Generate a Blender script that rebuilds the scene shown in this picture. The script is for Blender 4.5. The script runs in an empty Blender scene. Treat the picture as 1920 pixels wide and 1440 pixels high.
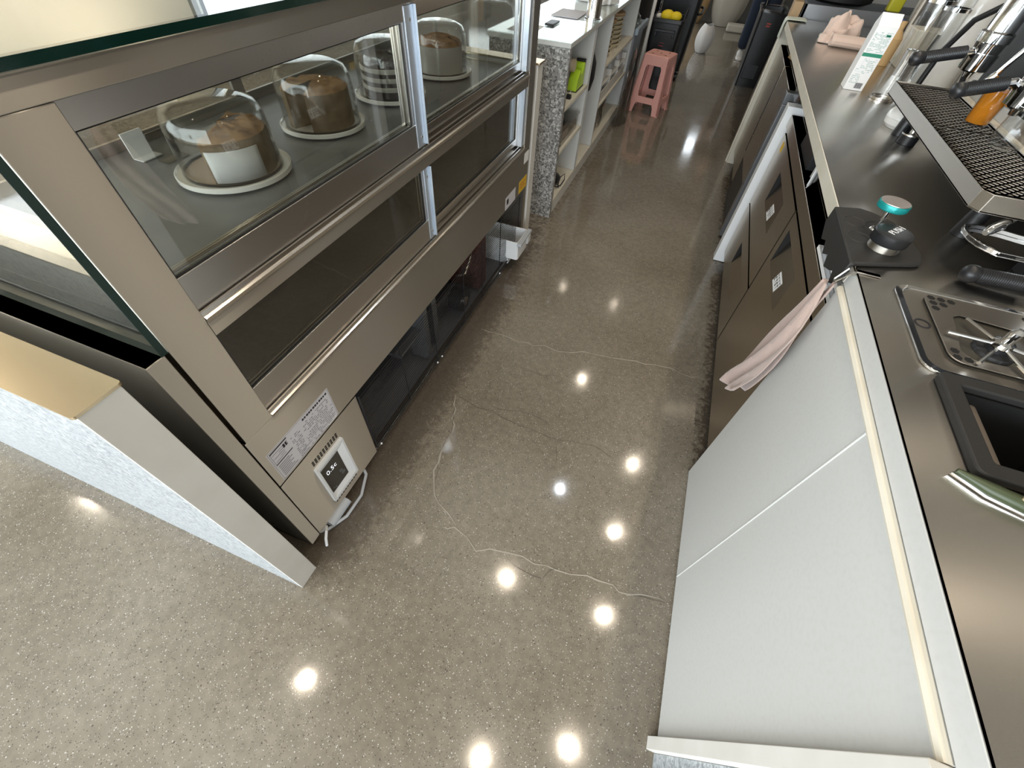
import bpy, math, random
from mathutils import Vector, Matrix
random.seed(7)
S = bpy.context.scene
COL = S.collection

# ------------------------------------------------------------------ camera
cam = bpy.data.cameras.new('camera'); cam.sensor_fit = 'HORIZONTAL'; cam.sensor_width = 36.0
cam.lens = 36.0 * 771.18 / 1920.0; cam.clip_start = 0.02
co = bpy.data.objects.new('camera', cam); COL.objects.link(co)
R = Matrix(((0.93149241, 0.35985813, 0.05314155), (-0.30970832, 0.70794542, 0.63473935), (0.1907948, -0.60771327, 0.77089683)))
mw = R.transposed().to_4x4(); mw.translation = (0, 0, 1.36); co.matrix_world = mw
S.camera = co

# ------------------------------------------------------------------ world, exposure
W = bpy.data.worlds.new('world'); S.world = W; W.use_nodes = True
W.node_tree.nodes['Background'].inputs[0].default_value = (0.80, 0.90, 1.0, 1)
W.node_tree.nodes['Background'].inputs[1].default_value = 0.5
S.view_settings.view_transform = 'Standard'; S.view_settings.look = 'None'
S.view_settings.exposure = 0.35; S.view_settings.gamma = 1.0; S.view_settings.use_curve_mapping = False

# ------------------------------------------------------------------ lights
def area(name, loc, rot, sx, sy, power, color):
    l = bpy.data.lights.new(name, 'AREA'); l.shape = 'RECTANGLE'; l.size = sx; l.size_y = sy; l.energy = power; l.color = color
    o = bpy.data.objects.new(name, l); o.location = loc; o.rotation_euler = rot; COL.objects.link(o); return o
DAY = (0.86, 0.94, 1.0); WARM = (1.0, 0.86, 0.68)
area('daylight_left', (-4.85, 6.6, 1.55), (0, -math.pi / 2, 0), 2.0, 5.0, 50, DAY)
area('fill_left_near', (-4.85, -2.5, 1.5), (0, -math.pi / 2, 0), 2.1, 3.2, 150, DAY)  # added fill for the floor at lower left, no known window there
area('daylight_behind', (-1.6, -4.35, 1.5), (math.pi / 2, 0, 0), 6.2, 2.2, 400, DAY)
area('daylight_far', (-3.1, 10.2, 1.6), (-math.pi / 2, 0, 0), 3.4, 1.9, 60, DAY)
area('daylight_far_pane', (.28, 10.25, 1.95), (-math.pi / 2, 0, 0), .20, .35, 1.2, DAY)
def spot(name, loc, power, color, r=0.028, ang=120):
    l = bpy.data.lights.new(name, 'SPOT'); l.energy = power; l.color = color; l.shadow_soft_size = r
    l.spot_size = math.radians(ang); l.spot_blend = 1.0
    o = bpy.data.objects.new(name, l); o.location = loc; COL.objects.link(o); return o
LAMPS = [(-.22, 1.04), (.70, 1.07), (.64, 1.85), (.67, 2.70), (-.20, 3.70), (-1.0, 5.5), (-.13, 5.4), (-1.43, -.27), (.66, .10), (.06, -.19), (.4, 7.6), (-.6, 8.4)]
for i, (x, y) in enumerate(LAMPS):
    spot('ceiling_spotlight', (x, y, 2.76), 17 if y < 5 else 15, WARM)
for y in (.2, 1.6, 3.0): spot('wall_fill_spot', (-4.3, y, 2.74), 75, (1.0, .88, .70), .05, 150)  # added warm spots that brighten the left wall and fill the case
spot('ceiling_spotlight_cool', (-.01, 2.09, 2.76), 9, (0.85, 0.93, 1.0))

# ------------------------------------------------------------------ materials
def mat(name, col, rough=0.5, metal=0.0, spec=0.5, trans=0.0, ior=1.45, emit=None, es=0.0, coat=0.0, bump=None, var=None, aniso=None, rvar=None, sheen=0.0, sss=0.0):
    m = bpy.data.materials.new(name); m.use_nodes = True; nt = m.node_tree; b = nt.nodes['Principled BSDF']
    b.inputs['Base Color'].default_value = (*col, 1); b.inputs['Roughness'].default_value = rough; b.inputs['Metallic'].default_value = metal
    b.inputs['Specular IOR Level'].default_value = spec; b.inputs['IOR'].default_value = ior
    b.inputs['Transmission Weight'].default_value = trans; b.inputs['Coat Weight'].default_value = coat
    b.inputs['Sheen Weight'].default_value = sheen
    if emit: b.inputs['Emission Color'].default_value = (*emit, 1); b.inputs['Emission Strength'].default_value = es
    tc = nt.nodes.new('ShaderNodeTexCoord')
    def noise(scale, detail=3, vec=None):
        n = nt.nodes.new('ShaderNodeTexNoise'); n.inputs['Scale'].default_value = scale; n.inputs['Detail'].default_value = detail
        if vec:
            mp = nt.nodes.new('ShaderNodeMapping'); mp.inputs['Scale'].default_value = vec
            nt.links.new(tc.outputs['Object'], mp.inputs['Vector']); nt.links.new(mp.outputs[0], n.inputs['Vector'])
        else: nt.links.new(tc.outputs['Object'], n.inputs['Vector'])
        return n
    if var:   # (scale, colour2, lo, hi[, vec])
        n = noise(var[0], 4, var[4] if len(var) > 4 else None)
        r = nt.nodes.new('ShaderNodeValToRGB'); r.color_ramp.elements[0].position = var[2]; r.color_ramp.elements[1].position = var[3]
        r.color_ramp.elements[0].color = (*col, 1); r.color_ramp.elements[1].color = (*var[1], 1)
        nt.links.new(n.outputs['Fac'], r.inputs['Fac']); nt.links.new(r.outputs['Color'], b.inputs['Base Color'])
    if rvar:  # (scale, lo, hi, vec)
        n = noise(rvar[0], 4, rvar[3]); mr = nt.nodes.new('ShaderNodeMapRange')
        mr.inputs['From Min'].default_value = .3; mr.inputs['From Max'].default_value = .7
        mr.inputs['To Min'].default_value = rvar[1]; mr.inputs['To Max'].default_value = rvar[2]
        nt.links.new(n.outputs['Fac'], mr.inputs['Value']); nt.links.new(mr.outputs[0], b.inputs['Roughness'])
    if bump:  # (scale, strength, vec)
        n = noise(bump[0], 3, bump[2] if len(bump) > 2 else None); bp = nt.nodes.new('ShaderNodeBump')
        bp.inputs['Strength'].default_value = bump[1]; bp.inputs['Distance'].default_value = 0.002
        nt.links.new(n.outputs['Fac'], bp.inputs['Height']); nt.links.new(bp.outputs[0], b.inputs['Normal'])
    if aniso:
        b.inputs['Anisotropic'].default_value = aniso[0]
        c = nt.nodes.new('ShaderNodeCombineXYZ')
        for i in range(3): c.inputs[i].default_value = aniso[1][i]
        nt.links.new(c.outputs[0], b.inputs['Tangent'])
    return m

def terrazzo(name, base, chips, scale, rough=0.35):
    m = bpy.data.materials.new(name); m.use_nodes = True; nt = m.node_tree; b = nt.nodes['Principled BSDF']
    tc = nt.nodes.new('ShaderNodeTexCoord'); v = nt.nodes.new('ShaderNodeTexVoronoi'); v.inputs['Scale'].default_value = scale
    n = nt.nodes.new('ShaderNodeTexNoise'); n.inputs['Scale'].default_value = scale * .5
    mx = nt.nodes.new('ShaderNodeMixRGB'); mx.inputs[0].default_value = .02
    nt.links.new(tc.outputs['Object'], n.inputs['Vector']); nt.links.new(tc.outputs['Object'], mx.inputs[1]); nt.links.new(n.outputs['Color'], mx.inputs[2])
    nt.links.new(mx.outputs[0], v.inputs['Vector'])
    sp = nt.nodes.new('ShaderNodeSeparateColor'); nt.links.new(v.outputs['Color'], sp.inputs[0])
    r = nt.nodes.new('ShaderNodeValToRGB'); r.color_ramp.interpolation = 'CONSTANT'
    r.color_ramp.elements[0].color = (*base, 1)
    pos = 0.45
    for i, c in enumerate(chips):
        e = r.color_ramp.elements.new(pos) if i < len(chips) - 1 else r.color_ramp.elements[-1]
        e.position = pos; e.color = (*c, 1); pos += .55 / len(chips)
    nt.links.new(sp.outputs[0], r.inputs['Fac']); nt.links.new(r.outputs[0], b.inputs['Base Color'])
    b.inputs['Roughness'].default_value = rough
    return m

def glass(name, tint=(.97, .985, .98), ior=1.5, rough=0.0):
    m = bpy.data.materials.new(name); m.use_nodes = True; nt = m.node_tree; nt.nodes.remove(nt.nodes['Principled BSDF'])
    o = nt.nodes['Material Output']; t = nt.nodes.new('ShaderNodeBsdfTransparent'); t.inputs[0].default_value = (*tint, 1)
    g = nt.nodes.new('ShaderNodeBsdfGlossy'); g.inputs['Roughness'].default_value = rough; g.inputs[0].default_value = (1, 1, 1, 1)
    f = nt.nodes.new('ShaderNodeFresnel'); ge = nt.nodes.new('ShaderNodeNewGeometry'); mr = nt.nodes.new('ShaderNodeMapRange')
    mr.inputs['To Min'].default_value = ior; mr.inputs['To Max'].default_value = 1.0 / ior    # same reflectance on both faces of a thin pane
    nt.links.new(ge.outputs['Backfacing'], mr.inputs['Value']); nt.links.new(mr.outputs[0], f.inputs[0])
    x = nt.nodes.new('ShaderNodeMixShader'); nt.links.new(f.outputs[0], x.inputs[0]); nt.links.new(t.outputs[0], x.inputs[1]); nt.links.new(g.outputs[0], x.inputs[2])
    nt.links.new(x.outputs[0], o.inputs['Surface']); return m

def floor_material():
    m = bpy.data.materials.new('polished_concrete'); m.use_nodes = True; nt = m.node_tree; b = nt.nodes['Principled BSDF']
    N = nt.nodes.new; L = nt.links.new
    tc = N('ShaderNodeTexCoord')
    def noise(s, d=4, r=.55):
        n = N('ShaderNodeTexNoise'); n.inputs['Scale'].default_value = s; n.inputs['Detail'].default_value = d; n.inputs['Roughness'].default_value = r
        L(tc.outputs['Object'], n.inputs['Vector']); return n.outputs['Fac']
    def ramp(src, stops, const=False):
        r = N('ShaderNodeValToRGB'); e = r.color_ramp.elements
        if const: r.color_ramp.interpolation = 'CONSTANT'
        while len(e) < len(stops): e.new(.5)
        for k, (p, c) in zip(e, stops): k.position = p; k.color = (*c, 1) if not isinstance(c, (int, float)) else (c, c, c, 1)
        L(src, r.inputs['Fac']); return r.outputs['Color']
    def mix(a, c, fac, mode='MIX'):
        x = N('ShaderNodeMixRGB'); x.blend_type = mode
        for i, v in ((0, fac), (1, a), (2, c)):
            if isinstance(v, (int, float)): x.inputs[i].default_value = v
            elif isinstance(v, tuple): x.inputs[i].default_value = (*v, 1)
            else: L(v, x.inputs[i])
        return x.outputs[0]
    base = ramp(noise(1.6, 5), [(.35, (.182, .154, .116)), (.65, (.248, .218, .174))])
    base = mix(base, ramp(noise(38, 3), [(.35, .90), (.65, 1.1)]), 1.0, 'MULTIPLY')
    for sc, lo, col in ((330, .90, (.44, .41, .37)), (240, .96, (.55, .53, .49)), (340, .905, (.055, .048, .04)), (170, .97, (.10, .08, .065))):
        v = N('ShaderNodeTexVoronoi'); v.inputs['Scale'].default_value = sc; L(tc.outputs['Object'], v.inputs['Vector'])
        sp = N('ShaderNodeSeparateColor'); L(v.outputs['Color'], sp.inputs[0])
        d = ramp(v.outputs['Distance'], [(.30, 1.0), (.42, 0.0)])
        k = ramp(sp.outputs[0], [(0, 0.0), (lo, 1.0)], True)
        base = mix(base, col, mix(d, k, 1.0, 'MULTIPLY'))
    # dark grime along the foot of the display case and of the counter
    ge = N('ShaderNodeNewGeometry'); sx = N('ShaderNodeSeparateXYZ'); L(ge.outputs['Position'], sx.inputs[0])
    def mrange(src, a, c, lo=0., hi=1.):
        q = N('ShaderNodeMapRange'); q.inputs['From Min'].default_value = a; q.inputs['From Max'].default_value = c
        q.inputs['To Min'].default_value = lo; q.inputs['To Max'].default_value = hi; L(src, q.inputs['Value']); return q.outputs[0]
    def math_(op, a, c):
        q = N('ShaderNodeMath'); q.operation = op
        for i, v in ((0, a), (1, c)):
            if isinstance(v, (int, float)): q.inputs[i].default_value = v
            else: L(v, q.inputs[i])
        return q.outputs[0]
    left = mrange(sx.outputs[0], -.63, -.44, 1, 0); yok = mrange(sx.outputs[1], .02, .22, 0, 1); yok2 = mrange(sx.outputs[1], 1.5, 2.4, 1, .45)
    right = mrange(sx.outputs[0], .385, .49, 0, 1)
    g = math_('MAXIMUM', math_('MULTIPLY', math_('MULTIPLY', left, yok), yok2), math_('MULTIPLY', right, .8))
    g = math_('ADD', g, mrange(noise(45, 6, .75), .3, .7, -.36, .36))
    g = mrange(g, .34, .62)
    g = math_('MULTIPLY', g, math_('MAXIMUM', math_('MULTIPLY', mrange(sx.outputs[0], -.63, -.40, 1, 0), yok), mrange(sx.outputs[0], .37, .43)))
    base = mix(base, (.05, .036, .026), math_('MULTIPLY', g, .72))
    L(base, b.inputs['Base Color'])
    L(mrange(noise(3, 5), .35, .65, .07, .12), b.inputs['Roughness'])
    b.inputs['Specular IOR Level'].default_value = .55
    bp = N('ShaderNodeBump'); bp.inputs['Strength'].default_value = .06; bp.inputs['Distance'].default_value = .002
    L(noise(14, 3), bp.inputs['Height']); L(bp.outputs[0], b.inputs['Normal'])
    return m

M = {}
M['floor'] = floor_material()
M['crack'] = mat('crack_filler', (.36, .325, .275), .45)
M['crack_dark'] = mat('hairline_crack', (.10, .085, .07), .6)
M['plaster'] = mat('cream_plaster', (.82, .76, .64), .8, bump=(40, .1))
M['taupe'] = mat('taupe_wall', (.26, .245, .22), .7)
M['white_paint'] = mat('white_paint', (.80, .80, .78), .7)
M['ceil'] = mat('ceiling_paint', (.42, .39, .34), .8)
M['steel'] = mat('brushed_steel', (.57, .53, .47), .48, 1.0, aniso=(1.0, (0, 0, 1)))
M['steel_side'] = mat('satin_steel', (.42, .385, .34), .36, 1.0)
M['steel_top'] = mat('worktop_steel', (.54, .505, .455), .27, 1.0, aniso=(.92, (1, 0, 0)))
M['steel_rail'] = mat('track_aluminium', (.74, .70, .65), .22, 1.0)
M['steel_wet'] = mat('wet_steel', (.60, .575, .545), .30, 1.0)
M['bluish_alu'] = mat('bluish_aluminium', (.60, .68, .78), .33, .75, var=(14, (.72, .79, .88), .4, .7, (1, 1, .35)))  # mottled bluish tint for the pull stiles and the door jamb
M['chrome'] = mat('chrome', (.86, .86, .86), .06, 1.0)
M['fridge'] = mat('brown_steel', (.47, .415, .345), .26, 1.0, aniso=(.6, (0, 0, 1)))
M['brass'] = mat('satin_brass', (.83, .68, .46), .24, 1.0)
M['white_lam'] = mat('white_laminate', (.55, .545, .52), .5, var=(120, (.52, .51, .48), .45, .85))
M['cream'] = mat('cream_moulding', (.70, .655, .555), .5, var=(9, (.62, .56, .45), .4, .8))
M['board'] = mat('white_board', (.66, .635, .59), .55, var=(7, (.58, .55, .50), .4, .8))
M['terr_front'] = terrazzo('grey_terrazzo', (.35, .375, .39), [(.26, .28, .295), (.42, .44, .455), (.22, .235, .25), (.45, .46, .47)], 170)
M['terr_dark'] = terrazzo('dark_terrazzo', (.25, .24, .23), [(.14, .135, .13), (.40, .39, .37), (.10, .095, .09), (.5, .49, .47)], 130)
M['glass'] = glass('clear_glass', ior=1.62)
M['door_glass'] = glass('coated_double_glazing', (.80, .80, .77), ior=1.85)
M['glass_top'] = glass('float_glass', (.93, .97, .95), ior=1.52)
M['green_edge'] = mat('green_glass_edge', (.002, .020, .014), .12, spec=.6)
M['dome'] = glass('dome_glass', (.955, .96, .96), ior=1.45)
M['deck'] = mat('grey_stone_deck', (.20, .205, .21), .35, var=(12, (.16, .165, .17), .4, .7))
M['dark_in'] = mat('dark_liner', (.06, .055, .045), .45)
M['black'] = mat('black_plastic', (.014, .014, .015), .38)
M['black_wire'] = mat('black_coated_wire', (.018, .018, .02), .35)
M['rubber'] = mat('black_rubber', (.022, .021, .020), .55, bump=(300, .1))
M['black_in'] = mat('black_void', (.006, .006, .006), .8)
M['bay'] = mat('machine_bay_grey', (.15, .15, .155), .6)
M['white_pl'] = mat('white_plastic', (.76, .77, .78), .4)
M['grey_pl'] = mat('grey_plastic', (.45, .47, .50), .45)
M['bluegrey'] = mat('blue_grey_plastic', (.30, .36, .42), .35)
M['darkgrey'] = mat('dark_grey_metal', (.23, .235, .245), .35, .6)
M['ceramic'] = mat('white_ceramic', (.78, .76, .72), .25, coat=.4)
M['pink'] = mat('pink_plastic', (.80, .40, .34), .42)
M['cloth'] = mat('dusty_pink_cloth', (.40, .295, .255), .95, sheen=.4, bump=(400, .5))
M['cloth_pale'] = mat('pale_pink_cloth', (.74, .56, .47), .95, sheen=.4, bump=(300, .5))
M['green_cloth'] = mat('pale_green_cloth', (.62, .66, .58), .9, bump=(300, .4))
M['paper'] = mat('white_paper', (.80, .79, .78), .7)
M['label'] = mat('label_paper', (.62, .60, .63), .5)
M['ink'] = mat('black_ink', (.02, .02, .025), .6)
M['ink_grey'] = mat('grey_ink', (.20, .20, .22), .6)
M['green_ink'] = mat('green_ink', (.02, .22, .13), .5)
M['green_grey'] = mat('grey_green_ink', (.40, .50, .46), .6)
M['yellow'] = mat('yellow_sticker', (.72, .45, .03), .5)
M['red'] = mat('red_badge', (.45, .06, .04), .5)
M['lime'] = mat('lime_plastic', (.42, .62, .03), .35)
M['yellow_cl'] = mat('yellow_rubber', (.85, .62, .02), .5)
M['yellow_bot'] = mat('yellow_detergent', (.50, .46, .03), .25, coat=.3)
M['cake_top'] = mat('browned_cake', (.40, .23, .10), .8, var=(30, (.20, .10, .035), .4, .7), bump=(60, .8))
M['cake_side'] = mat('cake_crumb', (.27, .19, .11), .8, var=(25, (.16, .10, .05), .4, .7), bump=(60, .6))
M['cake_dark'] = mat('dark_chocolate_cake', (.05, .03, .02), .7, bump=(60, .8))
M['cream_cake'] = mat('whipped_cream', (.62, .60, .55), .6, bump=(30, .4))
M['board_card'] = mat('cake_card', (.55, .42, .32), .6)
M['fin'] = mat('rusty_fins', (.16, .07, .055), .6, metal=.4, var=(140, (.07, .03, .025), .4, .6))
M['teal'] = mat('teal_anodised', (.01, .26, .25), .3, metal=.35)
M['pinkgold'] = mat('silver_disc', (.60, .52, .47), .35, 1.0)
M['bar_brown'] = mat('worn_bar_sleeve', (.14, .115, .095), .6)
M['amber'] = mat('amber_drink', (.70, .26, .02), .15, trans=.35, ior=1.33)
M['beige_pl'] = mat('beige_plastic', (.60, .50, .34), .5)
M['basket'] = mat('cream_tubs', (.66, .57, .40), .6)
M['kraft'] = mat('kraft_paper', (.55, .36, .17), .8, bump=(50, .6))
M['sack'] = mat('woven_sack', (.50, .46, .39), .8, bump=(120, .4))
M['bag'] = mat('white_bag', (.80, .78, .76), .5, bump=(18, .6))
M['film'] = glass('plastic_film', (.80, .80, .78), ior=1.5, rough=.15)
M['denim'] = mat('dark_denim', (.018, .026, .045), .9, bump=(300, .4))
M['skin'] = mat('skin', (.55, .34, .25), .5)
M['hair'] = mat('black_hair', (.02, .015, .012), .5)
M['shirt'] = mat('black_shirt', (.03, .03, .035), .9)
M['olive'] = mat('olive_green_enamel', (.045, .058, .026), .4)
M['wood'] = mat('wood', (.42, .28, .15), .6)
M['blue'] = mat('blue_plastic', (.05, .09, .28), .4)
M['led'] = mat('white_digits', (.9, .9, 1), .5, emit=(.9, .92, 1), es=1.0)

# ------------------------------------------------------------------ mesh helpers
ORG = {}
class MB:
    def __init__(s): s.v = []; s.f = []; s.m = []
    def add(s, vs, fs, m=0):
        o = len(s.v); s.v += [tuple(v) for v in vs]; s.f += [tuple(i + o for i in f) for f in fs]; s.m += [m] * len(fs); return s
    def box(s, x0, x1, y0, y1, z0, z1, m=0):
        return s.add([(x, y, z) for z in (z0, z1) for y in (y0, y1) for x in (x0, x1)],
                     [(0, 2, 3, 1), (4, 5, 7, 6), (0, 1, 5, 4), (2, 6, 7, 3), (0, 4, 6, 2), (1, 3, 7, 5)], m)
    def prism(s, poly, ax, a, b, m=0):
        """extrude 2-D polygon along axis ax ('x': poly=(y,z), 'y': (x,z), 'z': (x,y))"""
        def p(q, t): return {'x': (t, q[0], q[1]), 'y': (q[0], t, q[1]), 'z': (q[0], q[1], t)}[ax]
        n = len(poly); vs = [p(q, a) for q in poly] + [p(q, b) for q in poly]
        return s.add(vs, [tuple(range(n - 1, -1, -1)), tuple(range(n, 2 * n))] + [(i, (i + 1) % n, n + (i + 1) % n, n + i) for i in range(n)], m)
    def tube(s, pts, r, n=10, m=0, caps=True, closed=False):
        pts = [Vector(p) for p in pts]; k = len(pts); rs = r if isinstance(r, (list, tuple)) else [r] * k
        vs = []; prev = None
        for i, p in enumerate(pts):
            if closed: t = pts[(i + 1) % k] - pts[i - 1]
            else: t = pts[min(i + 1, k - 1)] - pts[max(i - 1, 0)]
            t.normalize()
            if prev is None:
                u = t.orthogonal().normalized()
            else:
                u = (prev - t * prev.dot(t)); u = u.normalized() if u.length > 1e-6 else t.orthogonal().normalized()
            prev = u; w = t.cross(u)
            vs += [p + (u * math.cos(2 * math.pi * j / n) + w * math.sin(2 * math.pi * j / n)) * rs[i] for j in range(n)]
        fs = []
        for i in range(k if closed else k - 1):
            a = i * n; b = ((i + 1) % k) * n
            fs += [(a + j, a + (j + 1) % n, b + (j + 1) % n, b + j) for j in range(n)]
        if caps and not closed: fs += [tuple(range(n - 1, -1, -1)), tuple(range((k - 1) * n, k * n))]
        return s.add(vs, fs, m)
    def lathe(s, prof, c=(0, 0, 0), n=32, m=0, mtx=None, cap=True):
        vs = []; k = len(prof)
        for r, z in prof:
            for j in range(n):
                a = 2 * math.pi * j / n; v = Vector((r * math.cos(a), r * math.sin(a), z))
                if mtx: v = mtx @ v
                vs.append(v + Vector(c))
        fs = [(i * n + j, i * n + (j + 1) % n, (i + 1) * n + (j + 1) % n, (i + 1) * n + j) for i in range(k - 1) for j in range(n)]
        if cap: fs += [tuple(range(n - 1, -1, -1)), tuple(range((k - 1) * n, k * n))]
        return s.add(vs, fs, m)
    def grid(s, rows, m=0, closed=False):
        k = len(rows[0]); vs = [p for r in rows for p in r]; fs = []
        for i in range(len(rows) - 1):
            for j in range(k if closed else k - 1):
                fs.append((i * k + j, i * k + (j + 1) % k, (i + 1) * k + (j + 1) % k, (i + 1) * k + j))
        return s.add(vs, fs, m)
    def ball(s, c, r, n=16, m=0, sc=(1, 1, 1)):
        k = n // 2; prof = [(max(1e-4, r * math.sin(math.pi * i / k)), -r * math.cos(math.pi * i / k)) for i in range(k + 1)]
        return s.lathe(prof, c, n, m, Matrix.Diagonal(sc), cap=False)
    def xf(s, mtx, i0=0):
        for i in range(i0, len(s.v)): s.v[i] = tuple(mtx @ Vector(s.v[i]))
        return s
    def build(s, name, mats, parent=None, bevel=0.0, smooth=30, solid=0.0, sub=0, seg=2):
        me = bpy.data.meshes.new(name); o = bpy.data.objects.new(name, me); COL.objects.link(o)
        mats = mats if isinstance(mats, (list, tuple)) else [mats]
        if parent is None:
            xs, ys, zs = zip(*s.v); g = Vector(((min(xs) + max(xs)) / 2, (min(ys) + max(ys)) / 2, min(zs)))
        else:
            g = ORG[parent]
        me.from_pydata([Vector(v) - g for v in s.v], [], s.f)
        for k in mats: me.materials.append(M[k])
        me.polygons.foreach_set('material_index', s.m); me.update()
        if smooth:
            me.polygons.foreach_set('use_smooth', [True] * len(me.polygons)); me.set_sharp_from_angle(angle=math.radians(smooth))
        if parent is None: o.location = g
        else: o.parent = parent
        ORG[o] = g
        if bevel:
            b = o.modifiers.new('bevel', 'BEVEL'); b.width = bevel; b.segments = seg; b.limit_method = 'ANGLE'; b.angle_limit = math.radians(40)
        if solid:
            b = o.modifiers.new('solid', 'SOLIDIFY'); b.thickness = solid; b.offset = 0
        if sub:
            b = o.modifiers.new('sub', 'SUBSURF'); b.levels = sub; b.render_levels = sub
        return o

def tag(o, label=None, cat=None, group=None, kind=None):
    for k, v in (('label', label), ('category', cat), ('group', group), ('kind', kind)):
        if v: o[k] = v
    return o
def thing(name, loc, label, cat, group=None):
    o = bpy.data.objects.new(name, None); o.location = loc; o.empty_display_size = .05; COL.objects.link(o); ORG[o] = Vector(loc)
    return tag(o, label, cat, group)
def copy_thing(root, loc, label, rz=0.0):
    c = root.copy(); COL.objects.link(c); c.location = loc; c.rotation_euler.z += rz; c['label'] = label
    for ch in list(root.children):
        d = ch.copy(); COL.objects.link(d); d.parent = c
        for g in list(ch.children):
            e = g.copy(); COL.objects.link(e); e.parent = d
    return c
def rbox(x0, x1, y0, y1, r, n=5):
    """rounded rectangle polygon"""
    out = []
    for cx, cy, a0 in ((x1 - r, y1 - r, 0), (x0 + r, y1 - r, 90), (x0 + r, y0 + r, 180), (x1 - r, y0 + r, 270)):
        for i in range(n + 1):
            a = math.radians(a0 + 90 * i / n); out.append((cx + r * math.cos(a), cy + r * math.sin(a)))
    return out
def ring(mb, outer, inner, z0, z1, m=0):
    """flat frame between two polygons of the same count, extruded z0..z1"""
    n = len(outer); vs = [(*p, z1) for p in outer] + [(*p, z1) for p in inner] + [(*p, z0) for p in outer] + [(*p, z0) for p in inner]
    fs = []
    for i in range(n):
        j = (i + 1) % n
        fs += [(i, j, n + j, n + i), (2 * n + j, 2 * n + i, 3 * n + i, 3 * n + j), (2 * n + i, 2 * n + j, j, i), (n + i, n + j, 3 * n + j, 3 * n + i)]
    return mb.add(vs, fs, m)
def text_mesh(name, txt, size, mtx, material, parent, extrude=.0004):
    c = bpy.data.curves.new('t', 'FONT'); c.body = txt; c.size = size; c.extrude = extrude; c.offset = -size * .018; c.align_x = 'CENTER'; c.align_y = 'CENTER'
    t = bpy.data.objects.new('t', c); COL.objects.link(t)
    me = bpy.data.meshes.new_from_object(t); bpy.data.objects.remove(t); bpy.data.curves.remove(c)
    me.transform(mtx); me.transform(Matrix.Translation(-ORG[parent])); me.materials.clear(); me.materials.append(M[material])
    o = bpy.data.objects.new(name, me); COL.objects.link(o); o.parent = parent; ORG[o] = ORG[parent]; return o
def basis(o, ux, uy):
    ux = Vector(ux).normalized(); uy = Vector(uy).normalized(); uz = ux.cross(uy)
    m = Matrix((ux, uy, uz)).transposed().to_4x4(); m.translation = o; return m

# ------------------------------------------------------------------ setting
def struct(o): o['kind'] = 'structure'; return o
mb = MB().box(-5.2, 1.6, -4.6, 10.6, -.08, 0)
def crack(pts, w, m, jag=.012):
    P = []
    for a, b in zip(pts, pts[1:]):
        k = max(2, int(math.dist(a, b) / .035))
        for i in range(k):
            t = i / k; P.append((a[0] + (b[0] - a[0]) * t + random.uniform(-jag, jag), a[1] + (b[1] - a[1]) * t + random.uniform(-jag, jag)))
    P.append(pts[-1])
    rows = []
    for i, p in enumerate(P):
        q = Vector(P[min(i + 1, len(P) - 1)]) - Vector(P[max(i - 1, 0)]); q.normalize(); n = Vector((-q.y, q.x))
        ww = w * .75 * random.uniform(.4, 1.3) * (0.3 if i in (0, len(P) - 1) else 1)
        rows.append([(p[0] - n.x * ww, p[1] - n.y * ww, .0006), (p[0] + n.x * ww, p[1] + n.y * ww, .0006)])
    mb.grid(rows, m)
crack([(-.592, 1.341), (-.355, 1.328), (-.181, 1.357), (.022, 1.41), (.252, 1.44), (.46, 1.44)], .0028, 1)
crack([(-.518, .915), (-.47, .778), (-.461, .628), (-.406, .504), (-.288, .431)], .0032, 1)
crack([(-.518, .915), (-.47, .778), (-.461, .628), (-.406, .504)], .0010, 2, .006)
crack([(-.34, .40), (-.288, .431), (-.199, .383), (-.098, .406), (.073, .432), (.195, .43), (.405, .458)], .0026, 1)
crack([(-.10, .40), (-.03, .375), (.03, .385), (.073, .432)], .0010, 2, .006)
crack([(.30, .44), (.405, .458)], .0014, 2, .006)
crack([(-.534, .908), (-.391, .91), (-.229, .881), (-.064, .884), (.058, .91), (.16, .88)], .0011, 2)
crack([(-.064, .884), (-.06, .80), (-.075, .72)], .0009, 2)
crack([(-.45, .96), (-.33, .93), (-.25, .95), (-.12, .93)], .0008, 2)
crack([(-.40, 1.19), (-.27, 1.17), (-.15, 1.20), (-.05, 1.18)], .0008, 2)
struct(mb.build('floor', ['floor', 'crack', 'crack_dark'], smooth=0))
struct(MB().box(-5.2, 1.6, -4.6, 10.6, 2.8, 2.9).build('ceiling', 'ceil', smooth=0))
struct(MB().box(1.42, 1.52, -4.6, 10.6, 0, 2.8).build('wall_right', 'taupe', smooth=0))
struct(MB().box(-5.2, 1.6, 10.3, 10.4, 0, 2.8).build('wall_back', 'taupe', smooth=0))
# left wall with a long window, wall behind the camera with another
mb = MB(); mb.box(-5.1, -5.0, -4.6, 10.4, 0, .5); mb.box(-5.1, -5.0, -4.6, 10.4, 2.6, 2.8); mb.box(-5.1, -5.0, -.85, 4.05, .5, 2.6); mb.box(-5.1, -5.0, -4.6, -4.15, .5, 2.6); mb.box(-5.1, -5.0, 9.15, 10.4, .5, 2.6)
struct(mb.build('wall_left', 'plaster', smooth=0))
mb = MB(); mb.box(-5.1, 1.5, -4.55, -4.45, 0, .35); mb.box(-5.1, 1.5, -4.55, -4.45, 2.65, 2.8); mb.box(-5.1, -4.75, -4.55, -4.45, .35, 2.65); mb.box(1.5 - .05, 1.55, -4.55, -4.45, .35, 2.65)
struct(mb.build('wall_front', 'plaster', smooth=0))
mb = MB()
for y in (4.05, 5.75, 7.45, 9.11): mb.box(-5.06, -5.0, y, y + .04, .5, 2.6)
mb.box(-5.06, -5.0, 4.05, 9.15, .5, .55); mb.box(-5.06, -5.0, 4.05, 9.15, 2.55, 2.6)
struct(mb.build('window_1', 'darkgrey'))
mb = MB()
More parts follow.
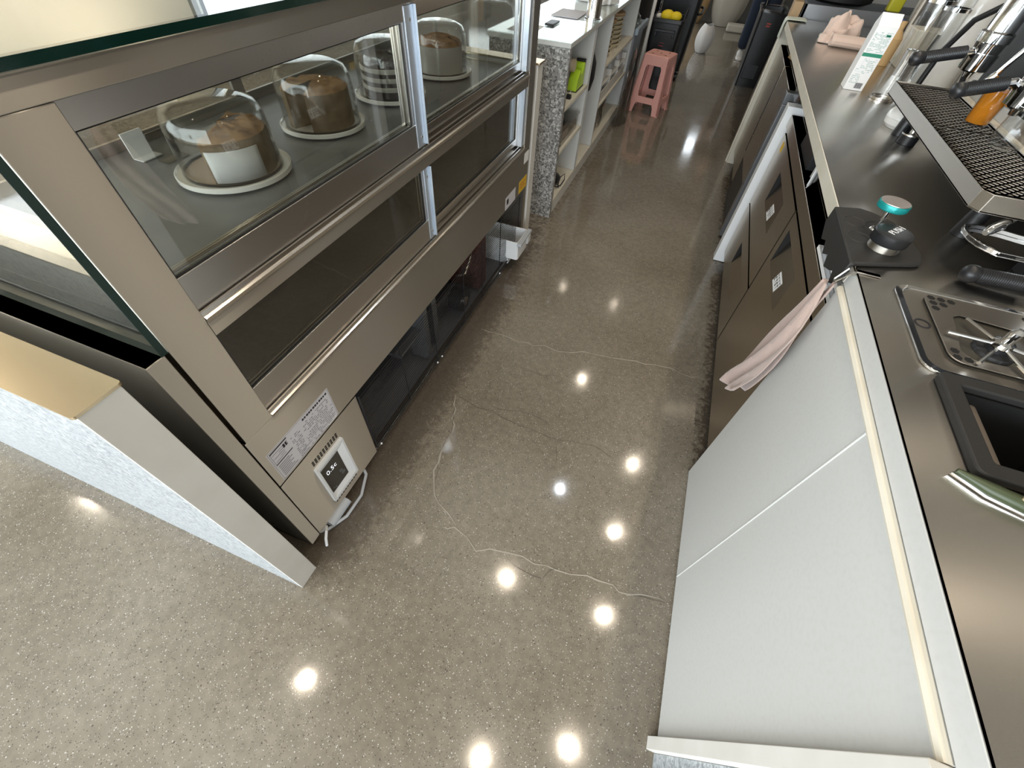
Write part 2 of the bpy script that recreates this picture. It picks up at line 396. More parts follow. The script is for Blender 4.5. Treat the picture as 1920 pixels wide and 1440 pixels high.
for x in (-4.75, -2.7, -.65, 1.41): mb.box(x, x + .04, -4.5, -4.46, .35, 2.65)
mb.box(-4.75, 1.45, -4.5, -4.46, .35, .4); mb.box(-4.75, 1.45, -4.5, -4.46, 2.6, 2.65)
struct(mb.build('window_2', 'darkgrey'))
mb = MB()
for x in (-4.82, -3.12, -1.42): mb.box(x, x + .04, 10.24, 10.29, .6, 2.6)
mb.box(-4.82, -1.38, 10.24, 10.29, .6, .65); mb.box(-4.82, -1.38, 10.24, 10.29, 2.55, 2.6)
struct(mb.build('window_3', 'darkgrey'))
mb = MB()
for y in (-4.15, -2.5, -.89): mb.box(-5.06, -5.0, y, y + .04, .5, 2.6)
mb.box(-5.06, -5.0, -4.15, -.85, .5, .55); mb.box(-5.06, -5.0, -4.15, -.85, 2.55, 2.6)
struct(mb.build('window_fill_left', 'darkgrey'))  # frame of the added near-left window that carries the fill light

# ------------------------------------------------------------------ refrigerated display case
XF = -.664
case = thing('display_case', (-1.02, 1.14, 0), 'long stainless refrigerated cake display case with glass top and sliding doors', 'display case')
b = lambda mb, n, m, **k: mb.build(n, m, case, **k)
b(MB().box(-1.40, XF, .20, .2345, .03, .847), 'corner_panel', 'steel', bevel=.0015)
b(MB().box(-.70, XF, .2425, .320, .5625, 1.178), 'front_post', 'steel', bevel=.0012)
b(MB().box(-.70, XF, 2.000, 2.075, .5625, 1.178), 'front_post', 'steel', bevel=.0012)
b(MB().box(-.73, XF, .2425, 2.075, 1.1785, 1.2105), 'top_rail', 'steel', bevel=.0012)
b(MB().box(-.70, XF, .2375, 2.075, .362, .562), 'front_panel', 'steel', bevel=.0012)
b(MB().box(-.73, XF - .001, .3205, 1.9995, .815, .848), 'middle_rail', 'steel', bevel=.0012)
def track(z0, z1):
    """stepped sliding-door sill extruded along the case"""
    h = z1 - z0
    prof = [(-.73, z0), (XF + .002, z0), (XF + .004, z0 + h * .35), (XF + .000, z0 + h * .45), (XF - .002, z0 + h * .45), (XF - .003, z0 + h * .8), (XF - .007, z0 + h * .8), (XF - .008, z0 + h * .4),
            (XF - .013, z0 + h * .4), (XF - .014, z1), (XF - .018, z1), (XF - .019, z0 + h * .5), (XF - .030, z0 + h * .5), (XF - .031, z1), (XF - .036, z1), (XF - .037, z0 + h * .5), (-.73, z0 + h * .5)]
    return MB().prism(prof, 'y', .3205, 1.9995)
b(track(.848, .872), 'door_track', 'steel_rail', smooth=0)
b(track(.562, .584), 'door_track', 'steel_rail', smooth=0)
# carcass, decks, liners
mb = MB(); mb.box(-1.40, -1.365, .2355, 2.075, .03, .86); mb.box(-1.40, XF - .002, 2.04, 2.075, .03, .362); mb.box(-1.365, -.70, 2.06, 2.075, .362, .86)
mb.box(-1.365, -.70, .2355, .255, .362, .847); mb.box(-1.365, -.73, .2355, 2.075, .345, .3615)
b(mb, 'carcass', 'steel_side')
b(MB().box(-1.362, -.732, .256, 2.058, .815, .858), 'upper_deck', 'deck')
b(MB().box(-1.362, -.732, .256, 2.058, .54, .574).box(-1.362, -1.34, .256, 2.058, .574, .812).box(-1.34, -.732, .256, .262, .574, .812).box(-1.34, -.732, 2.05, 2.058, .574, .812), 'lower_liner', 'dark_in')
mb = MB()
for i in range(56):
    y = .36 + i * .029; mb.box(-.792, -.742, y, y + .017, .8582, .8592)
b(mb, 'deck_vent', 'black')
b(MB().box(-1.40, -1.352, .2425, 2.075, 1.1785, 1.2105).box(-1.362, -1.352, .256, 2.058, .859, .885).box(-1.362, -1.352, 1.13, 1.17, .885, 1.178), 'rear_frame', 'steel_side')
b(MB().box(-1.398, -1.388, .2425, 2.075, .862, 1.178), 'rear_glass', 'glass', smooth=0)
# glass: side pane with polished green edge, top sheet, far side
g = b(MB().box(-1.40, XF - .0015, .2302, .2412, .8475, 1.2105), 'side_glass', 'glass', smooth=0)
e = MB().box(XF - .001, XF, .2302, .2412, .8475, 1.2105).box(-1.40, XF, .2305, .2410, .847, .8474).build('glass_edge', 'green_edge', case, smooth=0); e.parent = g
b(MB().box(-1.35, XF - .0015, 2.062, 2.073, .862, 1.178), 'side_glass', 'glass', smooth=0)
g = b(MB().box(-1.415, XF + .004, .222, 2.078, 1.2115, 1.2225), 'top_glass', 'glass_top', smooth=0)
e = MB().box(XF + .004, XF + .0045, .222, 2.078, 1.2115, 1.2225).box(-1.415, XF + .004, .2215, .222, 1.2115, 1.2225).build('glass_edge', 'green_edge', case, smooth=0); e.parent = g
for z in (.985,):
    b(MB().lathe([(.001, 0), (.021, 0), (.023, .002), (.023, .014), (.019, .017), (.001, .017)], (-1.075, .2302, z), 28, 0, Matrix.Rotation(math.pi / 2, 3, 'X')), 'glass_clamp', 'chrome')
b(MB().box(-1.36, -1.06, .245, 2.05, 1.020, 1.026), 'glass_shelf', 'glass', smooth=0) if False else None
# sliding doors
def door(x, y0, y1, z0, z1, stile0, stile1, rail0, rail1, mats, groove):
    """frame = outer rectangle minus glass opening; x = front plane"""
    d = MB(); t = .014
    d.box(x - t, x, y0, y1, z0, z0 + rail0); d.box(x - t, x, y0, y1, z1 - rail1, z1)
    d.box(x - t, x, y0, y0 + stile0, z0 + rail0, z1 - rail1)
    if groove:
        w = stile1
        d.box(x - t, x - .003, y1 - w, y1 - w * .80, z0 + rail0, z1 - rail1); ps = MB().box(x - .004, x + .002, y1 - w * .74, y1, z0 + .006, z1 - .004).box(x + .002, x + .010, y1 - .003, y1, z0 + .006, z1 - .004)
        d.box(x - t, x - .0045, y1 - w * .74, y1, z0, z1); d.box(x - t, x - .012, y1 - w * .80, y1 - w * .74, z0 + rail0, z1 - rail1)
    else:
        d.box(x - t, x, y1 - stile1, y1, z0 + rail0, z1 - rail1)
    f = b(d, 'sliding_door', mats, bevel=.0008)
    if groove:
        ps = ps.build('pull_stile', 'bluish_alu', case, bevel=.0006); ps.parent = f
        for zz in (z0 + .03, z1 - .03):
            q = MB().tube([(x + .0018, y1 - w * .37, zz), (x + .0032, y1 - w * .37, zz)], .0035, 12).build('stile_screw', 'steel', case); q.parent = f
    gy0, gy1, gz0, gz1 = y0 + stile0, y1 - stile1, z0 + rail0, z1 - rail1
    p = MB().box(x - .010, x - .006, gy0, gy1, gz0, gz1).build('door_pane', 'door_glass', case, smooth=0); p.parent = f
    # black glazing gasket round the pane, spacer bars of the double glazing behind
    q = MB(); w = .0022
    for (a0, a1, c0, c1) in ((gy0, gy1, gz0, gz0 + w), (gy0, gy1, gz1 - w, gz1), (gy0, gy0 + w, gz0, gz1), (gy1 - w, gy1, gz0, gz1)): q.box(x - .006, x - .003, a0, a1, c0, c1)
    s = q.build('gasket', 'black', case, smooth=0); s.parent = f
    q = MB()
    for k, w in ((.017, .005), (.024, .004)):
        q.box(x - k - .004, x - k, gy1 - w * 2, gy1, gz0, gz1); q.box(x - k - .004, x - k, gy0, gy1, gz0, gz0 + w)
    s = q.build('spacer_bar', 'steel_rail', case, smooth=0); s.parent = f
    return f
door(XF - .010, .3215, 1.126, .866, 1.1765, .0035, .058, .066, .032, 'steel_wet', True)
door(XF - .028, 1.09, 1.998, .866, 1.1765, .03, .052, .038, .034, 'steel_rail', False)
door(XF - .010, .3215, 1.126, .578, .8145, .0035, .043, .075, .004, 'steel_wet', True)
door(XF - .028, 1.09, 1.998, .578, .8145, .03, .052, .040, .012, 'steel_rail', False)
b(MB().box(XF - .028, XF - .004, 1.965, 1.9995, .872, 1.176).box(XF - .028, XF - .004, 1.965, 1.9995, .584, .814), 'door_jamb', 'bluish_alu', bevel=.001)
# condensation on the cold door frame
mb = MB()
for i in range(260):
    if i < 190: y, z = .62 + .44 * random.random() ** .7, random.uniform(1.1475, 1.174)
    else: y, z = random.uniform(.5, 1.06), random.uniform(.885, .928)
    r = random.uniform(.0007, .0021); mb.lathe([(r, 0), (r * .8, r * .45), (r * .3, r * .68), (.00005, r * .7)], (XF - .0099, y, z), 7, 0, Matrix.Rotation(math.pi / 2, 3, 'Y'), cap=False)
tag(b(mb, 'water_drops', 'dome', smooth=80), kind='stuff')
# base: control housing, plinth rail, grille, machinery
b(MB().box(-1.36, XF - .001, .2375, .558, .028, .3545), 'control_housing', 'steel', bevel=.0015)
b(MB().box(-.68, XF - .004, .5585, 2.04, .028, .043), 'base_rail', 'steel_side', bevel=.001)
mb = MB(); gx = XF - .002
for i in range(23): mb.tube([(gx, .562, .052 + i * .0128), (gx, 1.985, .052 + i * .0128)], .0013, 5)
for y in (.566, .80, 1.03, 1.30, 1.50, 1.72, 1.98): mb.tube([(gx + .003, y, .045), (gx + .003, y, .345)], .0022, 6)
mb.tube([(gx + .003, .564, .348), (gx + .003, .564, .048), (gx + .003, 1.985, .048)], .0026, 6)
b(mb, 'grille', 'black_wire')
for y in (.585, 1.02, 1.06, 1.72): b(MB().ball((gx + .006, y, .046), .0045, 8), 'screw', 'white_pl')
b(MB().box(-1.36, -1.35, .56, 2.04, .03, .345).box(-1.36, -.70, .56, 2.04, .028, .031), 'machine_bay', 'bay', smooth=0)
b(MB().box(-.78, -.70, 1.02, 1.05, .05, .33).box(-.80, -.715, .86, 1.02, .20, .215).box(-.79, -.72, 1.12, 1.155, .05, .33), 'bracket', 'darkgrey')
b(MB().box(-.86, -.70, 1.545, 1.625, .05, .32), 'condenser', 'fin')
b(MB().tube([(-.75, 1.36, .12), (-.69, 1.36, .12)], .055, 24), 'fan_motor', 'black')
b(MB().tube([(-.689, 1.36, .12), (-.684, 1.36, .12)], .022, 20), 'fan_hub', 'steel_rail')
b(MB().tube([(-.70, 1.32, .28), (-.695, 1.38, .25), (-.70, 1.45, .29), (-.72, 1.5, .30)], .006, 8), 'copper_pipe', 'steel_rail')
b(MB().box(XF - .001, XF + .0003, .255, .479, .367, .4845), 'rating_label', 'label')
# rating label print: lines, boxes and rows of tiny marks
mb = MB(); xl = XF + .0006
def lm(y0, y1, z0, z1, m=0): mb.box(XF, xl, y0, y1, z0, z1, m)
lm(.258, .4765, .4815, .4822, 1); lm(.258, .4765, .369, .3697, 1); lm(.258, .2587, .369, .4822, 1); lm(.4758, .4765, .369, .4822, 1)
lm(.262, .318, .474, .478, 0); lm(.262, .318, .428, .431, 0); lm(.262, .263, .431, .476, 1)
for i in range(7): lm(.264, .312 - (i * 13 % 9) * .002, .376 + i * .007, .3785 + i * .007, 1)
for i in range(5): lm(.266 + (i % 2) * .018, .30, .437 + i * .007, .4385 + i * .007, 1)
for y0, y1, z0, z1 in ((.300, .300 + .006, .455, .468), (.308, .312, .455, .468), (.309, .315, .466, .468), (.309, .315, .455, .457), (.309, .315, .460, .462)): lm(y0, y1, z0, z1, 0)
for i in range(12):
    y = .375 + i * .0081; w = (.006, .005, .0065)[i % 3]
    lm(y, y + w, .4695, .476, 0)
for r in range(13):
    y = .325
    while y < .470:
        w = random.uniform(.0015, .009)
        if random.random() < .78 and not (.35 < y < .362) and y + w < .472: lm(y, y + w, .373 + r * .0070, .3755 + r * .0070, 1)
        y += w + .0018
for zz in (.387, .384): lm(.335, .372, zz, zz + .0006, 1)
e = b(mb, 'label_print', ['ink', 'ink_grey'], smooth=0)
b(MB().box(XF - .001, XF + .0009, .435, .470, .368, .373), 'sticker', 'paper', smooth=0)
b(MB().box(XF - .001, XF + .0004, 1.956, 2.066, .366, .425), 'warning_sticker', 'yellow', smooth=0)
b(MB().box(XF + .0004, XF + .0006, 1.97, 2.05, .405, .409).box(XF + .0004, XF + .0006, 1.97, 2.03, .395, .398).box(XF + .0004, XF + .0006, 1.97, 2.05, .385, .388), 'warning_print', 'red', smooth=0)
b(MB().box(XF - .001, XF + .0004, 1.773, 1.906, .364, .425), 'info_sticker', 'label', smooth=0)
b(MB().box(XF + .0004, XF + .0006, 1.790, 1.815, .385, .41), 'info_print', 'ink', smooth=0)
b(MB().box(XF - .001, XF + .0004, 2.008, 2.072, .492, .541), 'paper_tag', 'paper', smooth=0)
# controller: sloped white bezel sunk in the housing, dark display, punched vents above and below
cy0, cy1, cz0, cz1 = .330, .450, .083, .286
mb = MB(); ring(mb, [(y, z) for y, z in ((cy0, cz0), (cy1, cz0), (cy1, cz1), (cy0, cz1))], [(cy0 + .007, cz0 + .012), (cy1 - .007, cz0 + .012), (cy1 - .007, cz1 - .012), (cy0 + .007, cz1 - .012)], 0, .010)
mb.v = [(XF - .001 + z, x, y) for x, y, z in mb.v]
i0 = len(mb.v)
mb.add([(XF + .009, cy0 + .007, cz0 + .012), (XF + .009, cy1 - .007, cz0 + .012), (XF + .009, cy1 - .007, cz1 - .012), (XF + .009, cy0 + .007, cz1 - .012),
        (XF + .001, cy0 + .012, cz0 + .034), (XF + .001, cy1 - .030, cz0 + .034), (XF + .001, cy1 - .030, cz1 - .034), (XF + .001, cy0 + .012, cz1 - .034)],
       [(0, 1, 5, 4), (1, 2, 6, 5), (2, 3, 7, 6), (3, 0, 4, 7)])
bez = b(mb, 'controller_bezel', 'white_pl', smooth=0)
d = MB().box(XF - .0005, XF + .0015, cy0 + .012, cy1 - .030, cz0 + .034, cz1 - .034).build('controller_display', 'dark_in', case, smooth=0); d.parent = bez
t = text_mesh('display_digits', '0.5c', .027, basis((XF + .0019, cy0 + .046, .216), (0, 1, 0), (0, 0, 1)), 'led', case, .0002); t.parent = bez
for (y, z, r) in ((.40, .166, .006), (.405, .150, .008), (.352, .135, .003), (.36, .128, .003)):
    k = MB().tube([(XF + .001, y, z), (XF + .003, y, z)], r, 12).build('controller_button', 'darkgrey', case); k.parent = bez
for z0 in (.296, .058):
    mb = MB()
    for r in range(3):
        for i in range(10): mb.box(XF - .0015, XF - .0003, .336 + i * .0112, .343 + i * .0112, z0 + r * .0075, z0 + r * .0075 + .0048)
    b(mb, 'vent_slots', 'black_in', smooth=0)
b(MB().tube([(-.70, .30, .018), (-.655, .25, .05), (-.640, .222, .006)][::-1] if False else [(-.660, .262, .030), (-.646, .248, .040), (-.638, .230, .030), (-.634, .218, .005)], .0045, 10), 'drain_hose', 'white_pl')
b(MB().tube([(-.70, .50, .022), (-.655, .47, .016), (-.630, .40, .008), (-.632, .32, .008), (-.66, .26, .01)], .0052, 10), 'power_cord', 'grey_pl')
b(MB().tube([(-.66, .275, .018), (-.66, .365, .018)], .017, 14), 'plug_adapter', 'grey_pl')
for y in (.26, 2.03):
    for x in (-1.34, -.69): b(MB().tube([(x, y, 0), (x, y, .03)], .02, 14), 'levelling_foot', 'white_pl')

# tray sitting in the open end of the case base
t = thing('drip_tray', (-.70, 1.93, .03), 'pale grey plastic drip tray poking out of the case base', 'tray')
mb = MB()
o_, i_ = rbox(-.86, -.600, 1.815, 1.965, .012), rbox(-.855, -.606, 1.82, 1.96, .010)
n = len(o_)
mb.add([(*p, .085) for p in o_] + [(*p, .185) for p in o_] + [(*p, .185) for p in i_] + [(*p, .09) for p in i_],
       [tuple(range(n - 1, -1, -1))] + [(i, (i + 1) % n, n + (i + 1) % n, n + i) for i in range(n)] + [(n + i, n + (i + 1) % n, 2 * n + (i + 1) % n, 2 * n + i) for i in range(n)]
       + [(2 * n + i, 2 * n + (i + 1) % n, 3 * n + (i + 1) % n, 3 * n + i) for i in range(n)] + [tuple(range(3 * n, 4 * n))])
mb.build('tray_body', 'white_pl', t)
MB().box(-.603, -.580, 1.805, 1.975, .172, .187).build('tray_lip', 'grey_pl', t, bevel=.002)
MB().box(-.80, -.66, 1.84, 1.94, .032, .0845).build('tray_support', 'white_pl', t, bevel=.002)

# ------------------------------------------------------------------ cakes in the case
ZD = .8583
def plate(name, x, y, r, label):
    return tag(MB().lathe([(.001, ZD + .001), (r * .88, ZD + .001), (r, ZD + .008), (r, ZD + .018), (r * .985, ZD + .019), (r * .96, ZD + .014), (.001, ZD + .013)], (x, y, 0), 48).build(name, 'ceramic'), label, 'plate', 'cake plates in the display case')
def dome(x, y, r, h, label):
    z = ZD + .0145; mb = MB(); pr = [(r, z), (r * .985, z + h * .55), (r * .96, z + h * .78), (r * .86, z + h * .92), (r * .62, z + h * .985), (.001, z + h)]
    mb.lathe(pr, (x, y, 0), 48, cap=False); mb.lathe([(a * .975, zz - .0025 if i == 5 else zz) for i, (a, zz) in enumerate(pr)], (x, y, 0), 48, cap=False)
    mb.lathe([(r * .975, z), (r * 1.02, z), (r * 1.02, z + .005), (r * .975, z + .005)], (x, y, 0), 48, cap=False)
    return tag(mb.build('glass_dome', 'dome', smooth=60), label, 'cake dome', 'clear domes over the cakes')
def cake(x, y, r, h, a0, a1, mats, label, z=ZD + .0135, top=.012):
    """sector of a round cake with a crumbly domed top"""
    t = thing('cake', (x, y, z), label, 'cake', 'cakes under the domes'); n = 26; m1 = MB(); m2 = MB()
    A = [math.radians(a0 + (a1 - a0) * i / n) for i in range(n + 1)]
    full = a1 - a0 >= 360
    rr = [r * (1 + random.uniform(-.02, .02)) for _ in A]
    m1.grid([[(x + q * math.cos(a), y + q * math.sin(a), zz) for a, q in zip(A, rr)] for zz in (z, z + h)])
    if not full:
        for i in (0, -1): m1.add([(x, y, z), (x + rr[i] * math.cos(A[i]), y + rr[i] * math.sin(A[i]), z), (x + rr[i] * math.cos(A[i]), y + rr[i] * math.sin(A[i]), z + h), (x, y, z + h)], [(0, 1, 2, 3)])
    m1.build('cake_sides', mats[0], t)
    m2.grid([[(x + q * k * math.cos(a), y + q * k * math.sin(a), z + h + (0 if k == 1.0 else top * (1 - k * .6) + random.uniform(-.004, .004))) for a, q in zip(A, rr)] for k in (1.0, .9, .7, .5, .3, .1, .0)])
    m2.build('cake_top', mats[1], t, smooth=60)
    return t
c1 = (-1.015, .765); c2 = (-1.02, 1.12); c3 = (-.995, 1.46); c4 = (-.975, 1.80)
plate('cake_plate', *c1, .132, 'white plate nearest the front, under the half eaten cake')
plate('cake_plate', *c2, .122, 'white plate second from the front of the case')
plate('cake_plate', *c3, .122, 'white plate holding the striped layer cake')
plate('cake_plate', *c4, .122, 'white plate holding the orange topped cake')
tag(MB().lathe([(.001, ZD + .0135), (.108, ZD + .0135), (.108, ZD + .0155), (.001, ZD + .0155)], (*c1, 0), 40).build('cake_board', 'board_card'), 'brown round card under the half eaten cake', 'cake board')
k = cake(c1[0] + .002, c1[1] + .002, .098, .085, -72, 122, ('cake_side', 'cake_top'), 'half eaten brown cake with a white paper band, nearest the front', z=ZD + .016)
p = (c1[0] + .002, c1[1] + .002)
a0, a1 = math.radians(-64), math.radians(118)
def onp(r, deg, z): return (p[0] + (r + .008) * math.cos(math.radians(deg)), p[1] + (r + .008) * math.sin(math.radians(deg)), z)
MB().grid([[onp(.0935, d, zz) for d in range(-68, 4, 6)] for zz in (ZD + .018, ZD + .086)]).build('paper_band', 'paper', k, solid=.001)
MB().add([onp(.092, -68, ZD + .018), onp(.055, -100, ZD + .018), onp(.055, -100, ZD + .086), onp(.092, -68, ZD + .086)], [(0, 1, 2, 3)]).build('paper_fold', 'paper', k, solid=.001)
MB().grid([[onp(rr_, d, ZD + .016 + .088 + .012 * (1 - rr_ / .09)) for d in range(60, 116, 8)] for rr_ in (.084, .06, .03, .0)]).build('chocolate_crust', 'cake_dark', k)
MB().add([onp(.0925, 42, ZD + .018), onp(.0925, 58, ZD + .018), onp(.0925, 62, ZD + .098), onp(.0925, 50, ZD + .098), onp(.0925, 46, ZD + .06)], [(0, 1, 2, 3, 4)]).build('cream_streak', 'cream_cake', k, solid=.001)
cake(*c2, .092, .092, -70, 250, ('cake_side', 'cake_top'), 'round brown cake with a wedge cut, second from the front')
cake(*c3, .088, .10, 0, 360, ('cake_dark', 'cake_dark'), 'dark layer cake with white cream stripes')
kk = [o for o in COL.objects if o.get('label') == 'dark layer cake with white cream stripes'][0]
for dz in (.02, .045, .07):
    MB().lathe([(.087, ZD + .014 + dz), (.0905, ZD + .016 + dz), (.0905, ZD + .026 + dz), (.087, ZD + .028 + dz)], (*c3, 0), 40, cap=False).build('cream_layer', 'cream_cake', kk)
k4 = cake(*c4, .088, .085, 0, 360, ('cream_cake', 'cake_top'), 'white sided cake with an orange crumb top, farthest along the case', top=.03)
dome(*c1, .112, .150, 'clear dome nearest the front, over the half eaten cake')
dome(*c2, .108, .150, 'clear dome second from the front, over the brown cut cake')
dome(*c3, .106, .150, 'clear dome over the striped layer cake')
dome(*c4, .106, .150, 'clear dome over the orange topped cake')
t = thing('price_sign', (-1.25, .735, ZD), 'pair of small clear acrylic sign holders behind the first cake', 'sign holder')
MB().box(-1.285, -1.281, .70, .755, ZD + .001, ZD + .060).box(-1.285, -1.25, .70, .755, ZD + .001, ZD + .004).build('sign_leaf', 'white_pl', t, bevel=.0005)
MB().box(-1.225, -1.221, .72, .785, ZD + .001, ZD + .065).box(-1.225, -1.19, .72, .785, ZD + .001, ZD + .004).build('sign_leaf', 'film', t, bevel=.0005)

# ------------------------------------------------------------------ bar walls either side of the case
bar = thing('bar_counter', (-2.1, .12, 0), 'low grey terrazzo bar wall with brass top and white painted end', 'counter')
MB().box(-4.2, -.632, .0905, .1525, 0, .882).build('terrazzo_body', 'terr_front', bar)
MB().box(-.6315, -.6245, .0905, .1525, 0, .882).build('end_panel', 'board', bar, bevel=.001)
MB().prism(rbox(-4.2, -.6225, .0865, .1565, .006), 'z', .8825, .8875).build('brass_top', 'brass', bar)
bar = thing('bar_partition', (-1.0, 2.145, 0), 'thin white partition with a beige cap at the far end of the case', 'partition')
MB().box(-1.40, -.662, 2.105, 2.175, 0, .868).build('partition_board', 'board', bar, bevel=.001)
MB().box(-1.40, -.655, 2.100, 2.180, .8685, .876).build('partition_cap', 'brass', bar, bevel=.001)
MB().box(-.662, -.640, 2.115, 2.165, 0, .05).build('partition_foot', 'white_pl', bar, bevel=.004)
# ------------------------------------------------------------------ right counter
cab = thing('counter_cabinet', (.76, .53, 0), 'white panelled counter end with a seam, facing the aisle', 'cabinet')
c = lambda mb, n, m, **k: mb.build(n, m, cab, **k)
c(MB().box(.42, .438, .1285, .935, .012, .8595), 'side_panel', 'white_lam', bevel=.0015)
c(MB().box(.4385, 1.30, .917, .935, .012, .8595).box(1.28, 1.30, .1285, .9165, .012, .8595), 'back_panels', 'white_lam')
c(MB().box(.43, 1.30, .14, .93, .0, .0119), 'kickboard', 'board')
c(MB().tube([(.4198, .539, .02), (.4198, .539, .858)], .0020, 8), 'seam_bead', 'white_lam')
c(MB().prism([(.4205, .846), (.414, .848), (.412, .853), (.414, .858), (.4205, .860)], 'y', .129, .925), 'top_moulding', 'cream')
c(MB().box(.4215, .45, -.35, .935, .8605, .8955), 'top_fascia', 'white_lam', bevel=.001)
c(MB().box(.400, 1.30, .100, .1280, 0, .8595), 'corner_board', 'board', bevel=.0015)
c(MB().box(.420, 1.30, -.34, .0995, 0, .8595), 'near_panel', 'terr_front', bevel=.001)

wt = thing('worktop', (.86, 1.8, .86), 'long brushed stainless worktop along the right side of the aisle', 'worktop')
mb = MB()
hx0, hx1, hy0, hy1 = .515, .705, .478, .628
mb.box(.4225, hx0, -.34, 4.02, .8965, .9); mb.box(hx1, 1.41, -.34, 4.02, .8965, .9); mb.box(hx0, hx1, -.34, hy0, .8965, .9); mb.box(hx0, hx1, hy1, 4.02, .8965, .9)
mb.build('top_sheet', 'steel_top', wt, smooth=0)
MB().box(.4205, .4300, .936, 4.02, .861, .8990).box(.43, 1.40, 4.01, 4.02, .861, .896).build('front_fascia', 'cream', wt, bevel=.0012)
MB().box(1.33, 1.40, -.34, 4.02, .9002, .99).build('upstand', 'steel', wt, bevel=.001)
MB().box(.4305, 1.40, 3.985, 4.01, .0, .896).box(.4205, .452, 4.0105, 4.045, 0, .90).build('end_panel', 'cream', wt, bevel=.001)

def scoop_front(mb, x, y0, y1, z0, z1, hy0, hy1, hz0, hz1, d):
    """flat door face with a scooped grip: deep at the top, running out flush at the bottom"""
    A = [(x, y0, z0), (x, y1, z0), (x, y1, z1), (x, y0, z1)]; B = [(x, hy0, hz0), (x, hy1, hz0), (x, hy1, hz1), (x, hy0, hz1)]
    mb.add(A + B, [(0, 4, 5, 1), (1, 5, 6, 2), (2, 6, 7, 3), (3, 7, 4, 0)], 0)
    mb.add([(x, hy0, hz0), (x, hy1, hz0), (x + d, hy1, hz1), (x + d, hy0, hz1)], [(0, 1, 2, 3)][::1], 0)
    mb.add([(x, hy0, hz0), (x + d, hy0, hz1), (x, hy0, hz1), (x, hy1, hz0), (x + d, hy1, hz1), (x, hy1, hz1)], [(0, 1, 2), (3, 5, 4)], 1)
    mb.add([(x, hy0, hz1), (x, hy1, hz1), (x + d, hy1, hz1), (x + d, hy0, hz1)], [(0, 1, 2, 3)], 1)
    e = x + .04
    mb.add(A + [(e, p[1], p[2]) for p in A], [(0, 1, 5, 4), (1, 2, 6, 5), (2, 3, 7, 6), (3, 0, 4, 7), (7, 6, 5, 4)], 0)
fr = thing('undercounter_fridge', (.78, 1.68, 0), 'brown steel undercounter fridge with one door and two drawers', 'fridge')
MB().box(.4915, 1.28, .940, 2.43, .08, .77).build('fridge_body', 'fridge', fr, bevel=.001)
MB().box(.4440, .4910, .940, 2.43, .722, .7705).build('control_fascia', 'fridge', fr, bevel=.0015)
MB().box(.4915, 1.26, .96, 2.42, .0, .0795).build('plinth', 'black', fr)
def front(name, y0, y1, z0, z1, h):
    mb = MB(); scoop_front(mb, .4500, y0, y1, z0, z1, *h, .032); return mb.build(name, ['fridge', 'black_in'], fr, smooth=0)  # scoop ends and top coloured near black, recess shade put into the colour
f1 = front('door', .945, 1.609, .092, .706, (1.257, 1.562, .54, .664))
f2 = front('drawer', 1.621, 2.41, .386, .704, (1.80, 2.11, .519, .645))
f3 = front('drawer', 1.621, 2.41, .092, .375, (1.793, 2.122, .189, .308))
def slab(mb, y, z, w, h, m):   # little flat rectangles lying in the slope of a scoop
    pass
def sticker(par, y0, y1, z0, z1, hz0, hz1):
    def px(z): return .450 + .032 * (z - hz0) / (hz1 - hz0) - .0008
    q = MB().add([(px(z0), y0, z0), (px(z0), y1, z0), (px(z1), y1, z1), (px(z1), y0, z1)], [(0, 1, 2, 3)]).build('name_sticker', 'paper', fr, smooth=0); q.parent = par
    mb = MB(); n = 3; w = (y1 - y0) / 4.2
    def dash(a0, a1, c0, c1):
        mb.add([(px(c0) - .0006, a0, c0), (px(c0) - .0006, a1, c0), (px(c1) - .0006, a1, c1), (px(c1) - .0006, a0, c1)], [(0, 1, 2, 3)])
    for i in range(4):
        a = y0 + (y1 - y0) * .08 + i * w; zz = z0 + (z1 - z0) * .2; hh = (z1 - z0) * .6
        dash(a, a + w * .7, zz + hh * .92, zz + hh); dash(a, a + w * .7, zz + hh * .45, zz + hh * .56); dash(a + w * .28, a + w * .42, zz, zz + hh * .95)
        if i % 2: dash(a, a + w * .7, zz, zz + hh * .1); dash(a + w * .55, a + w * .7, zz, zz + hh * .5)
    k = mb.build('sticker_print', 'ink', fr, smooth=0); k.parent = par
sticker(f1, 1.355, 1.428, .548, .586, .54, .664)
sticker(f2, 1.905, 1.985, .525, .566, .519, .645)
q = MB().box(.4492, .4499, 2.30, 2.345, .655, .69).build('warning_sticker', 'yellow', fr, smooth=0); q.parent = f2

wp = thing('white_partition', (.47, 2.47, 0), 'white upright partition beside the drawer fridge', 'partition')
MB().box(.418, .52, 2.447, 2.515, .004, .795).build('partition_slab', 'white_pl', wp, bevel=.002)
MB().box(.4205, .50, 2.516, 2.53, .004, .795).build('rubber_seal', 'black', wp)
tag(MB().box(.432, .52, 2.72, 2.775, .02, .735).box(.428, .52, 2.72, 2.775, .7355, .785).build('upright_rail', 'darkgrey', bevel=.003), 'dark grey upright rail between the two fridges', 'rail')
fb = thing('far_fridge', (.80, 3.4, 0), 'far brown steel fridge under the worktop end', 'fridge')
MB().box(.4905, 1.28, 2.79, 3.975, .08, .77).build('fridge_body', 'fridge', fb, bevel=.001)
MB().box(.452, .490, 2.80, 3.35, .27, .77).build('door', 'fridge', fb, bevel=.002)
MB().box(.452, .490, 3.36, 3.97, .10, .77).build('door', 'fridge', fb, bevel=.002)
MB().box(.4515, .4525, 3.37, 3.40, .30, .74).build('door_grip', 'black', fb)
MB().box(.452, .4905, 2.80, 3.35, .02, .265).build('kick_recess_dark', 'black', fb, bevel=.002)  # black block standing in for the shade of the open kick recess
